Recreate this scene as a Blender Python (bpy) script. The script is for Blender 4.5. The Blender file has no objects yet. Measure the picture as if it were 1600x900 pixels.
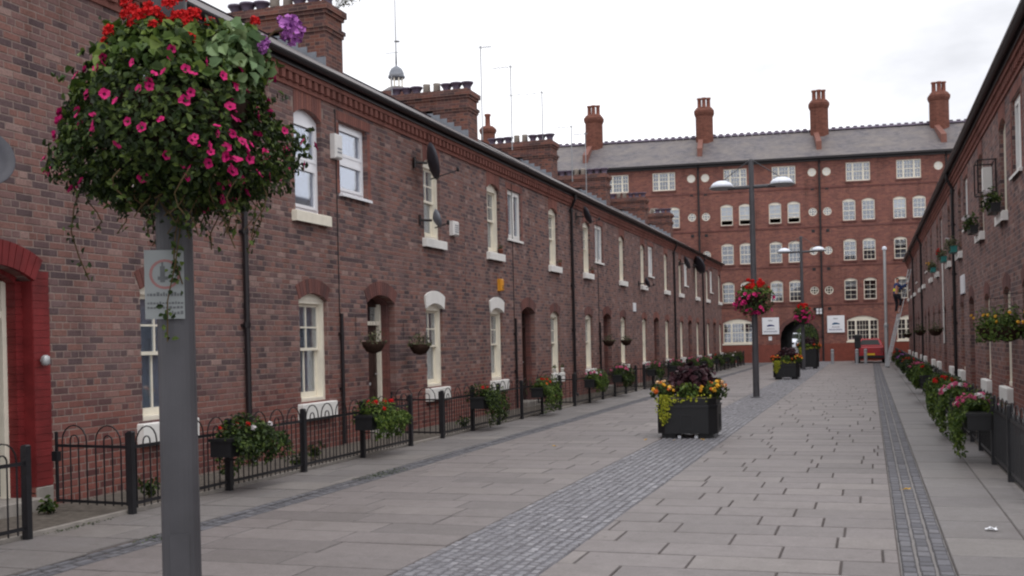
import bpy, bmesh, math, random
from mathutils import Vector, Matrix
from mathutils.geometry import tessellate_polygon
R = math.radians
random.seed(7)
SC = bpy.context.scene
COL = SC.collection

# ------------------------------------------------------------------ camera, sky, sun, exposure
cam = bpy.data.cameras.new('camera'); camo = bpy.data.objects.new('camera', cam); COL.objects.link(camo)
cam.sensor_width = 36.0; cam.lens = 36.0 * 1700 / 1600; cam.shift_y = 86 / 1600
cam.clip_start = 0.05; cam.clip_end = 3000
TH = math.atan(558 / 1700.0); RHO = 0.0235
fw = Vector((-math.sin(TH), math.cos(TH), 0)); r0 = Vector((math.cos(TH), math.sin(TH), 0)); u0 = Vector((0, 0, 1))
rt = r0 * math.cos(RHO) - u0 * math.sin(RHO); up = u0 * math.cos(RHO) + r0 * math.sin(RHO)
camo.matrix_world = Matrix(((rt.x, up.x, -fw.x, 0), (rt.y, up.y, -fw.y, 0), (rt.z, up.z, -fw.z, 1.6), (0, 0, 0, 1)))
SC.camera = camo

SUN_EL, SUN_AZ = 62, 140          # azimuth: degrees clockwise from +Y
world = bpy.data.worlds.new('World'); SC.world = world; world.use_nodes = True
wn, wl = world.node_tree.nodes, world.node_tree.links
wn.clear()
wo = wn.new('ShaderNodeOutputWorld'); wb = wn.new('ShaderNodeBackground'); wb.inputs['Strength'].default_value = 0.1
sky = wn.new('ShaderNodeTexSky'); sky.sky_type = 'NISHITA'; sky.sun_disc = False
sky.sun_elevation = R(SUN_EL); sky.sun_rotation = R(SUN_AZ); sky.dust_density = 3.0
tc = wn.new('ShaderNodeTexCoord'); mp = wn.new('ShaderNodeMapping'); mp.inputs['Scale'].default_value = (1.0, 1.0, 2.6); mp.inputs['Location'].default_value = (0.55, 0.1, 0.3)
nz = wn.new('ShaderNodeTexNoise'); nz.inputs['Scale'].default_value = 2.1; nz.inputs['Detail'].default_value = 6; nz.inputs['Roughness'].default_value = 0.52
cr = wn.new('ShaderNodeValToRGB')
cr.color_ramp.elements[0].position = 0.34; cr.color_ramp.elements[0].color = (8.0, 8.1, 8.6, 1)
cr.color_ramp.elements[1].position = 0.56; cr.color_ramp.elements[1].color = (15.0, 15.0, 15.4, 1)
mx = wn.new('ShaderNodeMix'); mx.data_type = 'RGBA'; mx.inputs[0].default_value = 0.9
wl.new(tc.outputs['Generated'], mp.inputs['Vector']); wl.new(mp.outputs[0], nz.inputs['Vector'])
wl.new(nz.outputs['Fac'], cr.inputs[0]); wl.new(sky.outputs[0], mx.inputs[6]); wl.new(cr.outputs[0], mx.inputs[7])
wl.new(mx.outputs[2], wb.inputs['Color']); wl.new(wb.outputs[0], wo.inputs['Surface'])

sun = bpy.data.lights.new('sun', 'SUN'); sun.energy = 1.2; sun.angle = R(30); sun.color = (1.0, 0.98, 0.955)
suno = bpy.data.objects.new('sun', sun); COL.objects.link(suno)
sd = Vector((math.sin(R(SUN_AZ)) * math.cos(R(SUN_EL)), math.cos(R(SUN_AZ)) * math.cos(R(SUN_EL)), math.sin(R(SUN_EL))))
suno.rotation_euler = (-sd).to_track_quat('-Z', 'Y').to_euler(); suno.location = (0, 0, 40)

SC.view_settings.view_transform = 'Standard'; SC.view_settings.look = 'None'
SC.view_settings.exposure = 0.0; SC.view_settings.gamma = 1.0; SC.view_settings.use_curve_mapping = False
SC.render.engine = 'CYCLES'; SC.cycles.filter_width = 2.2; SC.cycles.max_bounces = 6; SC.cycles.use_denoising = True
SC.cycles.transparent_max_bounces = 10

# ------------------------------------------------------------------ materials
def lin(c):
    return tuple((v / 12.92 if v <= 0.04045 else ((v + 0.055) / 1.055) ** 2.4) for v in [k / 255 for k in c]) + (1,)
M = {}
class NT:
    def __init__(s, name):
        s.m = bpy.data.materials.new(name); s.m.use_nodes = True; s.t = s.m.node_tree; s.n = s.t.nodes; s.l = s.t.links
        s.b = s.n['Principled BSDF']; s.out = s.n['Material Output']; M[name] = s.m
    def new(s, t, **kw):
        n = s.n.new('ShaderNode' + t)
        for k, v in kw.items(): setattr(n, k, v)
        return n
    def math(s, op, a, b=None, c=None):
        n = s.new('Math', operation=op)
        for i, v in enumerate((a, b, c)):
            if v is None: continue
            if isinstance(v, (int, float)): n.inputs[i].default_value = v
            else: s.l.new(v, n.inputs[i])
        return n.outputs[0]
    def mix(s, f, a, b, blend='MIX'):
        n = s.new('Mix', data_type='RGBA', blend_type=blend)
        for i, v in ((0, f), (6, a), (7, b)):
            if isinstance(v, (int, float)): n.inputs[i].default_value = v
            elif isinstance(v, tuple): n.inputs[i].default_value = v
            else: s.l.new(v, n.inputs[i])
        return n.outputs[2]
    def ramp(s, f, stops, mode='LINEAR'):
        n = s.new('ValToRGB'); e = n.color_ramp.elements; n.color_ramp.interpolation = mode
        while len(e) < len(stops): e.new(0.5)
        for k, (p, c) in enumerate(stops): e[k].position = p; e[k].color = c if len(c) == 4 else lin(c)
        s.l.new(f, n.inputs[0]); return n.outputs[0]
    def noise(s, scale, detail=3, rough=0.55, vec=None):
        n = s.new('TexNoise'); n.inputs['Scale'].default_value = scale; n.inputs['Detail'].default_value = detail; n.inputs['Roughness'].default_value = rough
        s.l.new(vec if vec is not None else s.pos(), n.inputs['Vector']); return n.outputs['Fac']
    def pos(s):
        if not hasattr(s, '_p'): s._p = s.new('NewGeometry').outputs['Position']
        return s._p
    def bump(s, h, strength=0.3, dist=0.01):
        n = s.new('Bump'); n.inputs['Strength'].default_value = strength; n.inputs['Distance'].default_value = dist
        s.l.new(h, n.inputs['Height']); s.l.new(n.outputs[0], s.b.inputs['Normal'])
    def attr(s, name='tint'):
        return s.new('Attribute', attribute_name=name).outputs['Fac']
    def col(s, c): s.l.new(c, s.b.inputs['Base Color'])
    def set(s, rough=0.7, spec=0.3, metal=0.0):
        s.b.inputs['Roughness'].default_value = rough; s.b.inputs['Specular IOR Level'].default_value = spec; s.b.inputs['Metallic'].default_value = metal

def plain(name, c, rough=0.6, spec=0.3, var=0.12, scale=6, metal=0.0, bump=0.0):
    s = NT(name); s.set(rough, spec, metal); f = s.noise(scale, 4)
    c = lin(c); d = tuple(v * (1 - var) for v in c[:3]) + (1,); e = tuple(min(1, v * (1 + var)) for v in c[:3]) + (1,)
    s.col(s.ramp(f, [(0.3, d), (0.7, e)]))
    if bump: s.bump(s.noise(scale * 12, 3), bump, 0.006)
    return s

WALL_STOPS = [(0.0, (58, 50, 56)), (0.2, (80, 65, 69)), (0.36, (106, 81, 80)), (0.55, (120, 90, 86)), (0.72, (126, 88, 79)), (0.88, (114, 78, 72)), (0.97, (148, 123, 116)), (1.0, (88, 71, 75))]
MORTAR = (138, 122, 115)
def brick_finish(s, tint, stops, foot=True, wash=0.22):
    c = s.ramp(tint, stops)
    big = s.noise(0.55, 4, 0.6)
    c = s.mix(s.math('MULTIPLY', big, wash * 2), c, lin((140, 116, 112)))
    fine = s.noise(38, 3, 0.6)
    mpn = s.new('Mapping'); mpn.inputs['Scale'].default_value = (2.2, 2.2, 0.3); s.l.new(s.pos(), mpn.inputs[0])
    streak = s.ramp(s.noise(1.0, 5, 0.62, mpn.outputs[0]), [(0.3, (0.6, 0.58, 0.58, 1)), (0.48, (1, 1, 1, 1)), (0.72, (1.2, 1.18, 1.16, 1))])
    c = s.mix(0.8, c, streak, 'MULTIPLY')
    c = s.mix(0.55, c, s.ramp(fine, [(0.25, (0.55, 0.55, 0.55, 1)), (0.75, (1.35, 1.35, 1.35, 1))]), 'MULTIPLY')
    if foot:   # the lower courses are of a redder brick
        z = s.new('SeparateXYZ'); s.l.new(s.pos(), z.inputs[0])
        zz = s.math('ADD', z.outputs['Z'], s.math('MULTIPLY', s.noise(0.9, 2), 1.2))
        f = s.new('MapRange'); f.inputs[1].default_value = 1.9; f.inputs[2].default_value = 1.1; s.l.new(zz, f.inputs[0])
        c = s.mix(s.math('MULTIPLY', f.outputs[0], 0.62), c, s.ramp(tint, [(0, (92, 48, 44)), (0.5, (132, 70, 58)), (1, (112, 58, 52))]))
    return c
def brick_piece(name, stops, foot=True):
    s = NT(name); s.set(0.88, 0.2); t = s.attr()
    s.col(brick_finish(s, t, stops, foot)); s.bump(s.noise(60, 3), 0.5, 0.006); return s
def brick_cells(name, stops, mortar=MORTAR, foot=True, bw=0.235, bh=0.0775, wash=0.22, header_every=4):
    """brickwork too far off to pick bricks apart: courses computed in the object's own frame"""
    s = NT(name); s.set(0.9, 0.18)
    oc = s.new('TexCoord').outputs['Object']; nrm = s.new('TexCoord').outputs['Normal']
    p = s.new('SeparateXYZ'); s.l.new(oc, p.inputs[0]); n = s.new('SeparateXYZ'); s.l.new(nrm, n.inputs[0])
    side = s.math('GREATER_THAN', s.math('ABSOLUTE', n.outputs[0]), 0.6)
    along = s.math('ADD', s.math('MULTIPLY', p.outputs[1], side), s.math('MULTIPLY', p.outputs[0], s.math('SUBTRACT', 1.0, side)))
    rowf = s.math('DIVIDE', p.outputs[2], bh); row = s.math('FLOOR', rowf)
    hdr = s.math('LESS_THAN', s.math('MODULO', s.math('ADD', row, 400.0), float(header_every)), 0.5)
    w = s.math('SUBTRACT', bw, s.math('MULTIPLY', hdr, bw / 2))
    off = s.math('MULTIPLY', s.math('MODULO', s.math('ADD', row, 400.0), 2.0), bw / 2)
    cf = s.math('DIVIDE', s.math('ADD', s.math('ADD', along, off), 200.0), w); cell = s.math('FLOOR', cf)
    cv = s.new('CombineXYZ'); s.l.new(cell, cv.inputs[0]); s.l.new(row, cv.inputs[1]); s.l.new(hdr, cv.inputs[2])
    wnz = s.new('TexWhiteNoise', noise_dimensions='3D'); s.l.new(cv.outputs[0], wnz.inputs['Vector'])
    c = brick_finish(s, wnz.outputs['Value'], stops, foot, wash)
    fx = s.math('MULTIPLY', s.math('FRACT', cf), w); fz = s.math('MULTIPLY', s.math('FRACT', rowf), bh)
    ex = s.math('MINIMUM', fx, s.math('SUBTRACT', w, fx)); ez = s.math('MINIMUM', fz, s.math('SUBTRACT', bh, fz))
    d = s.math('MINIMUM', ex, ez)
    mr = s.new('MapRange'); mr.inputs[1].default_value = 0.003; mr.inputs[2].default_value = 0.0075; s.l.new(d, mr.inputs[0])
    s.col(s.mix(mr.outputs[0], lin(mortar), c)); s.bump(mr.outputs[0], 0.6, 0.008); return s

brick_piece('brick', WALL_STOPS)
brick_cells('brickwork', WALL_STOPS)
RED_STOPS = [(0, (104, 61, 55)), (0.4, (125, 74, 64)), (0.8, (138, 85, 72)), (1, (112, 68, 61))]
brick_piece('red_brick', RED_STOPS, False)
DARKRED_STOPS = [(0, (72, 44, 44)), (0.5, (96, 54, 50)), (1, (110, 62, 54))]
brick_piece('dark_arch_brick', DARKRED_STOPS, False)
brick_piece('white_arch', [(0, (214, 212, 208)), (1, (230, 228, 224))], False)
brick_cells('tenement_brick', [(0, (105, 68, 63)), (0.3, (122, 78, 71)), (0.6, (130, 84, 74)), (0.85, (139, 91, 78)), (1, (96, 64, 61))], (133, 104, 96), False, 0.235, 0.0775, 0.06)  # colours lightened to stand in for the haze over the far block
brick_cells('chimney_brick', [(0, (61, 49, 51)), (0.3, (87, 61, 59)), (0.6, (104, 70, 64)), (0.85, (119, 76, 64)), (1, (78, 57, 57))], (127, 104, 95), False, 0.235, 0.0775, 0.08)
brick_cells('flue_brick', [(0, (90, 56, 48)), (0.5, (104, 64, 54)), (1, (116, 74, 62))], (126, 84, 70), False, 0.235, 0.0775, 0.05)
plain('glazed_plinth', (116, 58, 46), 0.35, 0.5, 0.2, 5)
s = plain('mortar', MORTAR, 0.95, 0.1, 0.15, 20)
plain('red_paint', (112, 36, 37), 0.55, 0.35, 0.34, 3, bump=0.4)
plain('white_paint', (226, 224, 220), 0.5, 0.35, 0.05, 5)
plain('cream_paint', (226, 219, 203), 0.5, 0.35, 0.06, 6)
plain('upvc', (232, 232, 236), 0.25, 0.5, 0.02, 4)
plain('black_paint', (26, 26, 30), 0.42, 0.45, 0.2, 9)
plain('black_plastic', (22, 22, 25), 0.5, 0.4, 0.2, 9)
plain('pipe_black', (30, 25, 28), 0.4, 0.4, 0.15, 7)
plain('door_brown', (52, 32, 28), 0.5, 0.4, 0.2, 8)
plain('door_black', (20, 18, 20), 0.4, 0.4, 0.2, 8)
plain('stone_grey', (142, 136, 130), 0.85, 0.2, 0.15, 9, bump=0.3)
plain('terracotta', (124, 78, 66), 0.8, 0.2, 0.2, 9)
plain('buff_pot', (168, 160, 150), 0.8, 0.2, 0.15, 9)
plain('blue_brick_pot', (92, 82, 98), 0.6, 0.3, 0.2, 9)
plain('lead', (120, 124, 132), 0.6, 0.4, 0.15, 4)
plain('lamp_grey', (68, 67, 71), 0.5, 0.45, 0.2, 2.6, bump=0.12)
plain('lamp_shell', (222, 226, 236), 0.35, 0.5, 0.05, 3)
plain('galvanised', (176, 178, 180), 0.4, 0.5, 0.08, 5, 0.4)
plain('steel_grey', (140, 142, 146), 0.45, 0.5, 0.08, 5)
plain('dish_grey', (62, 62, 70), 0.55, 0.4, 0.1, 5)
plain('dish_light', (120, 124, 132), 0.5, 0.4, 0.1, 5)
plain('alarm_white', (214, 212, 210), 0.45, 0.4, 0.05, 5)
plain('alarm_orange', (214, 146, 44), 0.45, 0.4, 0.08, 5)
plain('curtain_or_backing', (232, 237, 244), 0.9, 0.1, 0.1, 5)
plain('blind', (224, 224, 222), 0.9, 0.1, 0.05, 3)
plain('shade_dark', (40, 36, 38), 0.9, 0.1, 0.2, 2)  # near-black colour painted in for shade: unlit rooms, passage, yard wall
plain('earth', (94, 88, 82), 1.0, 0.1, 0.3, 12, bump=0.4)
plain('joint_dirt', (90, 84, 82), 1.0, 0.1, 0.25, 14)
plain('sign_white', (228, 230, 234), 0.4, 0.4, 0.02, 3)
plain('sign_blue', (38, 46, 104), 0.5, 0.3, 0.05, 3)
plain('sign_teal', (30, 84, 120), 0.5, 0.3, 0.05, 3)
plain('sign_grey_text', (96, 98, 112), 0.5, 0.3, 0.05, 3)
plain('sign_red', (170, 60, 60), 0.5, 0.3, 0.05, 3)
plain('notice_text', (94, 96, 98), 0.6, 0.2, 0.1, 9)
plain('notice_ring', (144, 104, 102), 0.6, 0.2, 0.1, 9)
plain('notice_plate', (134, 138, 138), 0.5, 0.3, 0.06, 9)
plain('car_red', (150, 22, 30), 0.25, 0.6, 0.05, 3)
plain('tail_red', (120, 8, 14), 0.2, 0.6, 0.05, 3)
plain('plate_yellow', (216, 176, 40), 0.4, 0.4, 0.03, 3)
plain('tyre', (24, 24, 26), 0.8, 0.2, 0.1, 9)
plain('van_white', (214, 218, 226), 0.3, 0.5, 0.03, 3)
plain('skin', (196, 140, 116), 0.6, 0.3, 0.06, 12)
plain('hivis', (206, 214, 40), 0.7, 0.2, 0.06, 9)
plain('navy_cloth', (44, 62, 104), 0.85, 0.1, 0.15, 12)
plain('dark_cloth', (44, 44, 50), 0.85, 0.1, 0.15, 12)
plain('hair_dark', (50, 36, 30), 0.8, 0.2, 0.2, 20)
plain('aluminium', (178, 180, 182), 0.35, 0.5, 0.06, 6, 0.5)
plain('dry_leaf', (206, 160, 50), 0.8, 0.2, 0.2, 20)
plain('paper', (226, 228, 232), 0.8, 0.2, 0.04, 20)
plain('stem_brown', (84, 70, 50), 0.9, 0.1, 0.2, 20)
plain('basket_brown', (54, 40, 34), 0.9, 0.1, 0.25, 20, bump=0.5)
plain('teal_trough', (38, 116, 112), 0.5, 0.4, 0.1, 8)
plain('terracotta_kerb', (120, 80, 70), 0.7, 0.3, 0.15, 5)

s = NT('slate'); s.set(0.6, 0.4)        # slate courses, too far off to pick apart
oc = s.new('TexCoord').outputs['Object']
bt = s.new('TexBrick'); bt.offset = 0.5; bt.inputs['Scale'].default_value = 1.0; bt.inputs['Mortar Size'].default_value = 0.006
bt.inputs['Brick Width'].default_value = 0.26; bt.inputs['Row Height'].default_value = 0.2
bt.inputs['Color1'].default_value = lin((80, 77, 82)); bt.inputs['Color2'].default_value = lin((106, 100, 102)); bt.inputs['Mortar'].default_value = lin((52, 50, 56))
mpn = s.new('Mapping'); mpn.inputs['Rotation'].default_value = (0, 0, R(90)); s.l.new(oc, mpn.inputs[0]); s.l.new(mpn.outputs[0], bt.inputs['Vector'])
cc = s.mix(s.ramp(s.noise(0.7, 6, 0.7), [(0.4, (0, 0, 0, 1)), (0.7, (0.7, 0.7, 0.7, 1))]), bt.outputs['Color'], lin((124, 115, 108)))
s.col(cc); s.bump(bt.outputs['Fac'], -0.5, 0.01)

def piece_mat(name, stops, rough=0.58, spec=0.5, fine=45, stain=(96, 90, 86), stain_amt=0.35):
    s = NT(name); s.set(rough, spec); c = s.ramp(s.attr(), stops)
    c = s.mix(s.math('MULTIPLY', s.ramp(s.noise(0.9, 5, 0.65), [(0.42, (0, 0, 0, 1)), (0.72, (1, 1, 1, 1))]), stain_amt), c, lin(stain))
    c = s.mix(0.6, c, s.ramp(s.noise(fine, 4, 0.7), [(0.25, (0.62, 0.62, 0.62, 1)), (0.75, (1.32, 1.32, 1.32, 1))]), 'MULTIPLY')
    c = s.mix(0.7, c, s.ramp(s.noise(7, 6, 0.72), [(0.3, (0.78, 0.77, 0.76, 1)), (0.68, (1.16, 1.16, 1.16, 1))]), 'MULTIPLY')
    spots = s.ramp(s.noise(9, 2, 0.5), [(0.66, (1, 1, 1, 1)), (0.72, (0.72, 0.71, 0.7, 1))])
    c = s.mix(0.6, c, spots, 'MULTIPLY')
    vo = s.new('TexVoronoi'); vo.inputs['Scale'].default_value = 2.6; vo.inputs['Randomness'].default_value = 1.0; s.l.new(s.pos(), vo.inputs['Vector'])
    c = s.mix(0.75, c, s.ramp(vo.outputs['Distance'], [(0.035, (0.6, 0.6, 0.6, 1)), (0.06, (1, 1, 1, 1))]), 'MULTIPLY')
    s.col(c); s.bump(s.noise(fine * 1.4, 4, 0.7), 0.35, 0.006); return s
piece_mat('slab', [(0, (98, 92, 91)), (0.06, (110, 104, 103)), (0.5, (122, 115, 114)), (1, (133, 126, 123))])
piece_mat('sett', [(0, (100, 98, 102)), (0.06, (108, 107, 112)), (0.5, (119, 118, 124)), (0.9, (130, 129, 134)), (1, (152, 150, 155))], 0.46, 0.5, 70, (112, 110, 115), 0.3)
piece_mat('channel_sett', [(0, (78, 77, 80)), (0.06, (88, 88, 94)), (0.5, (100, 100, 106)), (1, (112, 111, 116))], 0.7, 0.35, 70, (88, 86, 88), 0.3)
piece_mat('foot_slab', [(0, (92, 88, 87)), (0.06, (108, 104, 104)), (0.5, (118, 114, 113)), (1, (129, 124, 121))])
piece_mat('tarmac', [(0, (96, 94, 96)), (1, (104, 102, 104))], 0.9, 0.2, 60)

def leaf_mat(name, a, b, c):
    s = NT(name); s.set(0.55, 0.3); s.col(s.ramp(s.attr(), [(0, a), (0.5, b), (1, c)]))
    tr = s.new('BsdfTranslucent'); s.l.new(s.b.inputs['Base Color'].links[0].from_socket, tr.inputs['Color'])
    ms = s.new('MixShader'); ms.inputs[0].default_value = 0.22
    s.l.new(s.b.outputs[0], ms.inputs[1]); s.l.new(tr.outputs[0], ms.inputs[2]); s.l.new(ms.outputs[0], s.out.inputs['Surface'])
leaf_mat('leaf', (26, 37, 16), (44, 62, 26), (88, 104, 46))
leaf_mat('leaf_bright', (44, 62, 26), (72, 94, 40), (112, 130, 58))
leaf_mat('leaf_lime', (120, 130, 34), (152, 156, 44), (182, 178, 66))
leaf_mat('leaf_dusty', (58, 60, 46), (88, 90, 66), (120, 118, 88))
leaf_mat('leaf_maroon', (34, 20, 26), (54, 30, 38), (78, 46, 54))
leaf_mat('leaf_pale', (94, 120, 84), (126, 150, 104), (160, 178, 130))
def petal_mat(name, a, b):
    s = NT(name); s.set(0.6, 0.25); s.col(s.ramp(s.attr(), [(0, a), (0.35, b), (1, b)]))
petal_mat('petal_magenta', (96, 8, 52), (184, 24, 100))
petal_mat('petal_red', (150, 14, 22), (206, 28, 30))
petal_mat('petal_pink', (180, 60, 110), (222, 110, 150))
petal_mat('petal_purple', (96, 34, 110), (172, 104, 178))
petal_mat('petal_yellow', (214, 140, 30), (236, 184, 60))
petal_mat('petal_orange', (196, 80, 30), (226, 120, 54))
petal_mat('petal_peach', (214, 150, 110), (236, 196, 150))
petal_mat('petal_white', (214, 204, 208), (232, 226, 228))

s = NT('glass'); s.n.remove(s.b)                     # window glass: a thin sheet that reflects the sky and lets the room through
tb = s.new('BsdfTransparent'); tb.inputs[0].default_value = (0.88, 0.9, 0.92, 1)
gb = s.new('BsdfGlossy'); gb.inputs['Roughness'].default_value = 0.03; gb.inputs['Color'].default_value = (0.9, 0.93, 1, 1)
fr = s.new('Fresnel'); fr.inputs['IOR'].default_value = 1.6
mr = s.new('MapRange'); mr.inputs[1].default_value = 0.0; mr.inputs[2].default_value = 0.5; mr.inputs[3].default_value = 0.06; mr.inputs[4].default_value = 0.75
s.l.new(fr.outputs[0], mr.inputs[0])
ms = s.new('MixShader'); s.l.new(mr.outputs[0], ms.inputs[0]); s.l.new(tb.outputs[0], ms.inputs[1]); s.l.new(gb.outputs[0], ms.inputs[2]); s.l.new(ms.outputs[0], s.out.inputs['Surface'])
plain('car_glass', (22, 26, 26), 0.3, 0.3, 0.05, 3)

# ------------------------------------------------------------------ mesh helpers
class MB:
    def __init__(s): s.v = []; s.f = []; s.t = []
    def add(s, vs, fs, tint=0.5):
        o = len(s.v); s.v.extend(tuple(p) for p in vs); s.f.extend(tuple(i + o for i in f) for f in fs); s.t.extend([tint] * len(fs)); return s
    def box(s, x0, x1, y0, y1, z0, z1, tint=0.5):
        return s.add([(x0, y0, z0), (x1, y0, z0), (x1, y1, z0), (x0, y1, z0), (x0, y0, z1), (x1, y0, z1), (x1, y1, z1), (x0, y1, z1)],
                     [(0, 3, 2, 1), (4, 5, 6, 7), (0, 1, 5, 4), (1, 2, 6, 5), (2, 3, 7, 6), (3, 0, 4, 7)], tint)
    def chamf(s, lo, hi, axis, c, tint=0.5, jit=0.0, edge=None):
        """open-backed block whose face towards +axis has chamfered edges"""
        a = axis; b, d = [(1, 2), (2, 0), (0, 1)][a]
        def P(q, r, t):
            p = [0, 0, 0]; p[a] = t; p[b] = q; p[d] = r; return p
        b0, b1, d0, d1 = lo[b], hi[b], lo[d], hi[d]
        j = [random.uniform(-jit, jit) for _ in range(4)]
        vs = [P(b0, d0, lo[a]), P(b1, d0, lo[a]), P(b1, d1, lo[a]), P(b0, d1, lo[a]),
              P(b0, d0, hi[a] - c), P(b1, d0, hi[a] - c), P(b1, d1, hi[a] - c), P(b0, d1, hi[a] - c),
              P(b0 + c, d0 + c, hi[a] + j[0]), P(b1 - c, d0 + c, hi[a] + j[1]), P(b1 - c, d1 - c, hi[a] + j[2]), P(b0 + c, d1 - c, hi[a] + j[3])]
        fs = [(0, 1, 5, 4), (1, 2, 6, 5), (2, 3, 7, 6), (3, 0, 4, 7), (4, 5, 9, 8), (5, 6, 10, 9), (6, 7, 11, 10), (7, 4, 8, 11), (8, 9, 10, 11)]
        s.add(vs, fs, tint)
        if edge is not None: s.t[-9:-1] = [edge] * 8
        return s
    def tube(s, pts, r, n=6, cap=True, tint=0.5):
        pts = [Vector(p) for p in pts]; rs = r if isinstance(r, (list, tuple)) else [r] * len(pts); vs = []; fs = []
        ref = None
        for i, p in enumerate(pts):
            t = (pts[min(i + 1, len(pts) - 1)] - pts[max(i - 1, 0)]).normalized()
            if ref is None: ref = Vector((0, 0, 1)) if abs(t.z) < 0.9 else Vector((1, 0, 0))
            a = t.cross(ref)
            if a.length < 1e-4: a = t.cross(Vector((0, 1, 0)))
            a.normalize(); b = a.cross(t).normalized(); ref = b if i else b
            for k in range(n):
                w = 2 * math.pi * (k + 0.5) / n; vs.append(p + a * math.cos(w) * rs[i] + b * math.sin(w) * rs[i])
        for i in range(len(pts) - 1):
            for k in range(n): fs.append((i * n + k, i * n + (k + 1) % n, (i + 1) * n + (k + 1) % n, (i + 1) * n + k))
        if cap: fs.append(tuple(range(n - 1, -1, -1))); fs.append(tuple((len(pts) - 1) * n + k for k in range(n)))
        return s.add(vs, fs, tint)
    def lathe(s, prof, n=16, c=(0, 0, 0), tint=0.5, a0=0.0):
        vs = []; fs = []
        for r, z in prof:
            for k in range(n):
                w = 2 * math.pi * k / n + a0; vs.append((c[0] + r * math.cos(w), c[1] + r * math.sin(w), c[2] + z))
        for i in range(len(prof) - 1):
            for k in range(n): fs.append((i * n + k, i * n + (k + 1) % n, (i + 1) * n + (k + 1) % n, (i + 1) * n + k))
        fs.append(tuple(range(n - 1, -1, -1))); fs.append(tuple((len(prof) - 1) * n + k for k in range(n)))
        return s.add(vs, fs, tint)
    def prism(s, poly, x0, x1, axis=0, tint=0.5):
        """poly of (b, c) pairs in the two other axes, extruded along axis"""
        b, d = [(1, 2), (2, 0), (0, 1)][axis]; n = len(poly); vs = []
        for t in (x0, x1):
            for q, r in poly:
                p = [0, 0, 0]; p[axis] = t; p[b] = q; p[d] = r; vs.append(p)
        fs = [(i, (i + 1) % n, n + (i + 1) % n, n + i) for i in range(n)] + [tuple(range(n - 1, -1, -1)), tuple(range(n, 2 * n))]
        return s.add(vs, fs, tint)
    def mesh(s, name, mat, smooth=False):
        m = bpy.data.meshes.new(name); m.from_pydata(s.v, [], s.f); m.materials.append(M[mat])
        a = m.attributes.new('tint', 'FLOAT', 'FACE'); a.data.foreach_set('value', s.t)
        if smooth: m.polygons.foreach_set('use_smooth', [True] * len(m.polygons))
        m.update(); return m
    def build(s, name, mat, parent=None, loc=(0, 0, 0), rotz=0.0, smooth=False, kind=None):
        return put(name, s.mesh(name, mat, smooth), parent, loc, rotz, kind)

def put(name, data, parent=None, loc=(0, 0, 0), rotz=0.0, kind=None):
    o = bpy.data.objects.new(name, data); COL.objects.link(o); o.location = loc
    if rotz: o.rotation_euler = (0, 0, rotz)
    if parent is not None: o.parent = parent
    if kind: o['kind'] = kind
    return o
def thing(name, label, cat, loc=(0, 0, 0), rotz=0.0, group=None):
    return tag(put(name, None, None, loc, rotz), label, cat, group)
def tag(o, label, cat, group=None):
    o['label'] = label; o['category'] = cat
    if group: o['group'] = group
    return o
def place(spec, parent, loc=(0, 0, 0), rotz=0.0, name=None):
    """spec = (name, mesh, [child specs]); shares the mesh data"""
    o = put(name or spec[0], spec[1], parent, loc, rotz)
    for c in spec[2]: place(c, o)
    return o

def pieces(parent, name, boxes, mat, axis, key, limit, stuffname, ch, jit=0.0, edge=None):
    """boxes: (lo, hi, tint). The `limit` first by key become objects of their own, the rest one stuff mesh."""
    boxes = sorted(boxes, key=key); rest = MB()
    for i, (lo, hi, t) in enumerate(boxes):
        if i < limit:
            c = [(a + b) / 2 for a, b in zip(lo, hi)]
            b = MB().chamf([a - q for a, q in zip(lo, c)], [a - q for a, q in zip(hi, c)], axis, ch, t, jit, edge)
            b.build(name, mat, parent, c)
        else: rest.chamf(lo, hi, axis, ch, t, jit, edge)
    if rest.v: rest.build(stuffname, mat, parent, kind='stuff')

def arc(y0, y1, zs, rise, n=8):
    """points of a segmental arch from (y1, zs) over the crown to (y0, zs), both springings included"""
    w = (y1 - y0) / 2; rad = (w * w + rise * rise) / (2 * rise); cz = zs + rise - rad; a = math.asin(min(1, w / rad)); yc = (y0 + y1) / 2
    if rise > w: a = math.pi - a
    return [(yc + rad * math.sin(a - 2 * a * k / n), cz + rad * math.cos(a - 2 * a * k / n)) for k in range(n + 1)]
class Op:
    """an opening in a wall: y0..y1, z0..zs, a segmental head of given rise (0 = flat)"""
    def __init__(s, y0, y1, z0, zs, rise=0.0, depth=0.12, ring=0.0):
        s.y0, s.y1, s.z0, s.zs, s.rise, s.depth, s.ring = y0, y1, z0, zs, rise, depth, ring
    def poly(s):
        p = [(s.y0, s.z0), (s.y1, s.z0)]
        return p + (arc(s.y0, s.y1, s.zs, s.rise) if s.rise > 0 else [(s.y1, s.zs), (s.y0, s.zs)])
class Round:
    def __init__(s, y, z, r, depth=0.1): s.y, s.z, s.r, s.depth = y, z, r, depth; s.ring = 0
    def poly(s): return [(s.y + s.r * math.cos(2 * math.pi * k / 16), s.z + s.r * math.sin(2 * math.pi * k / 16)) for k in range(16)]

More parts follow.
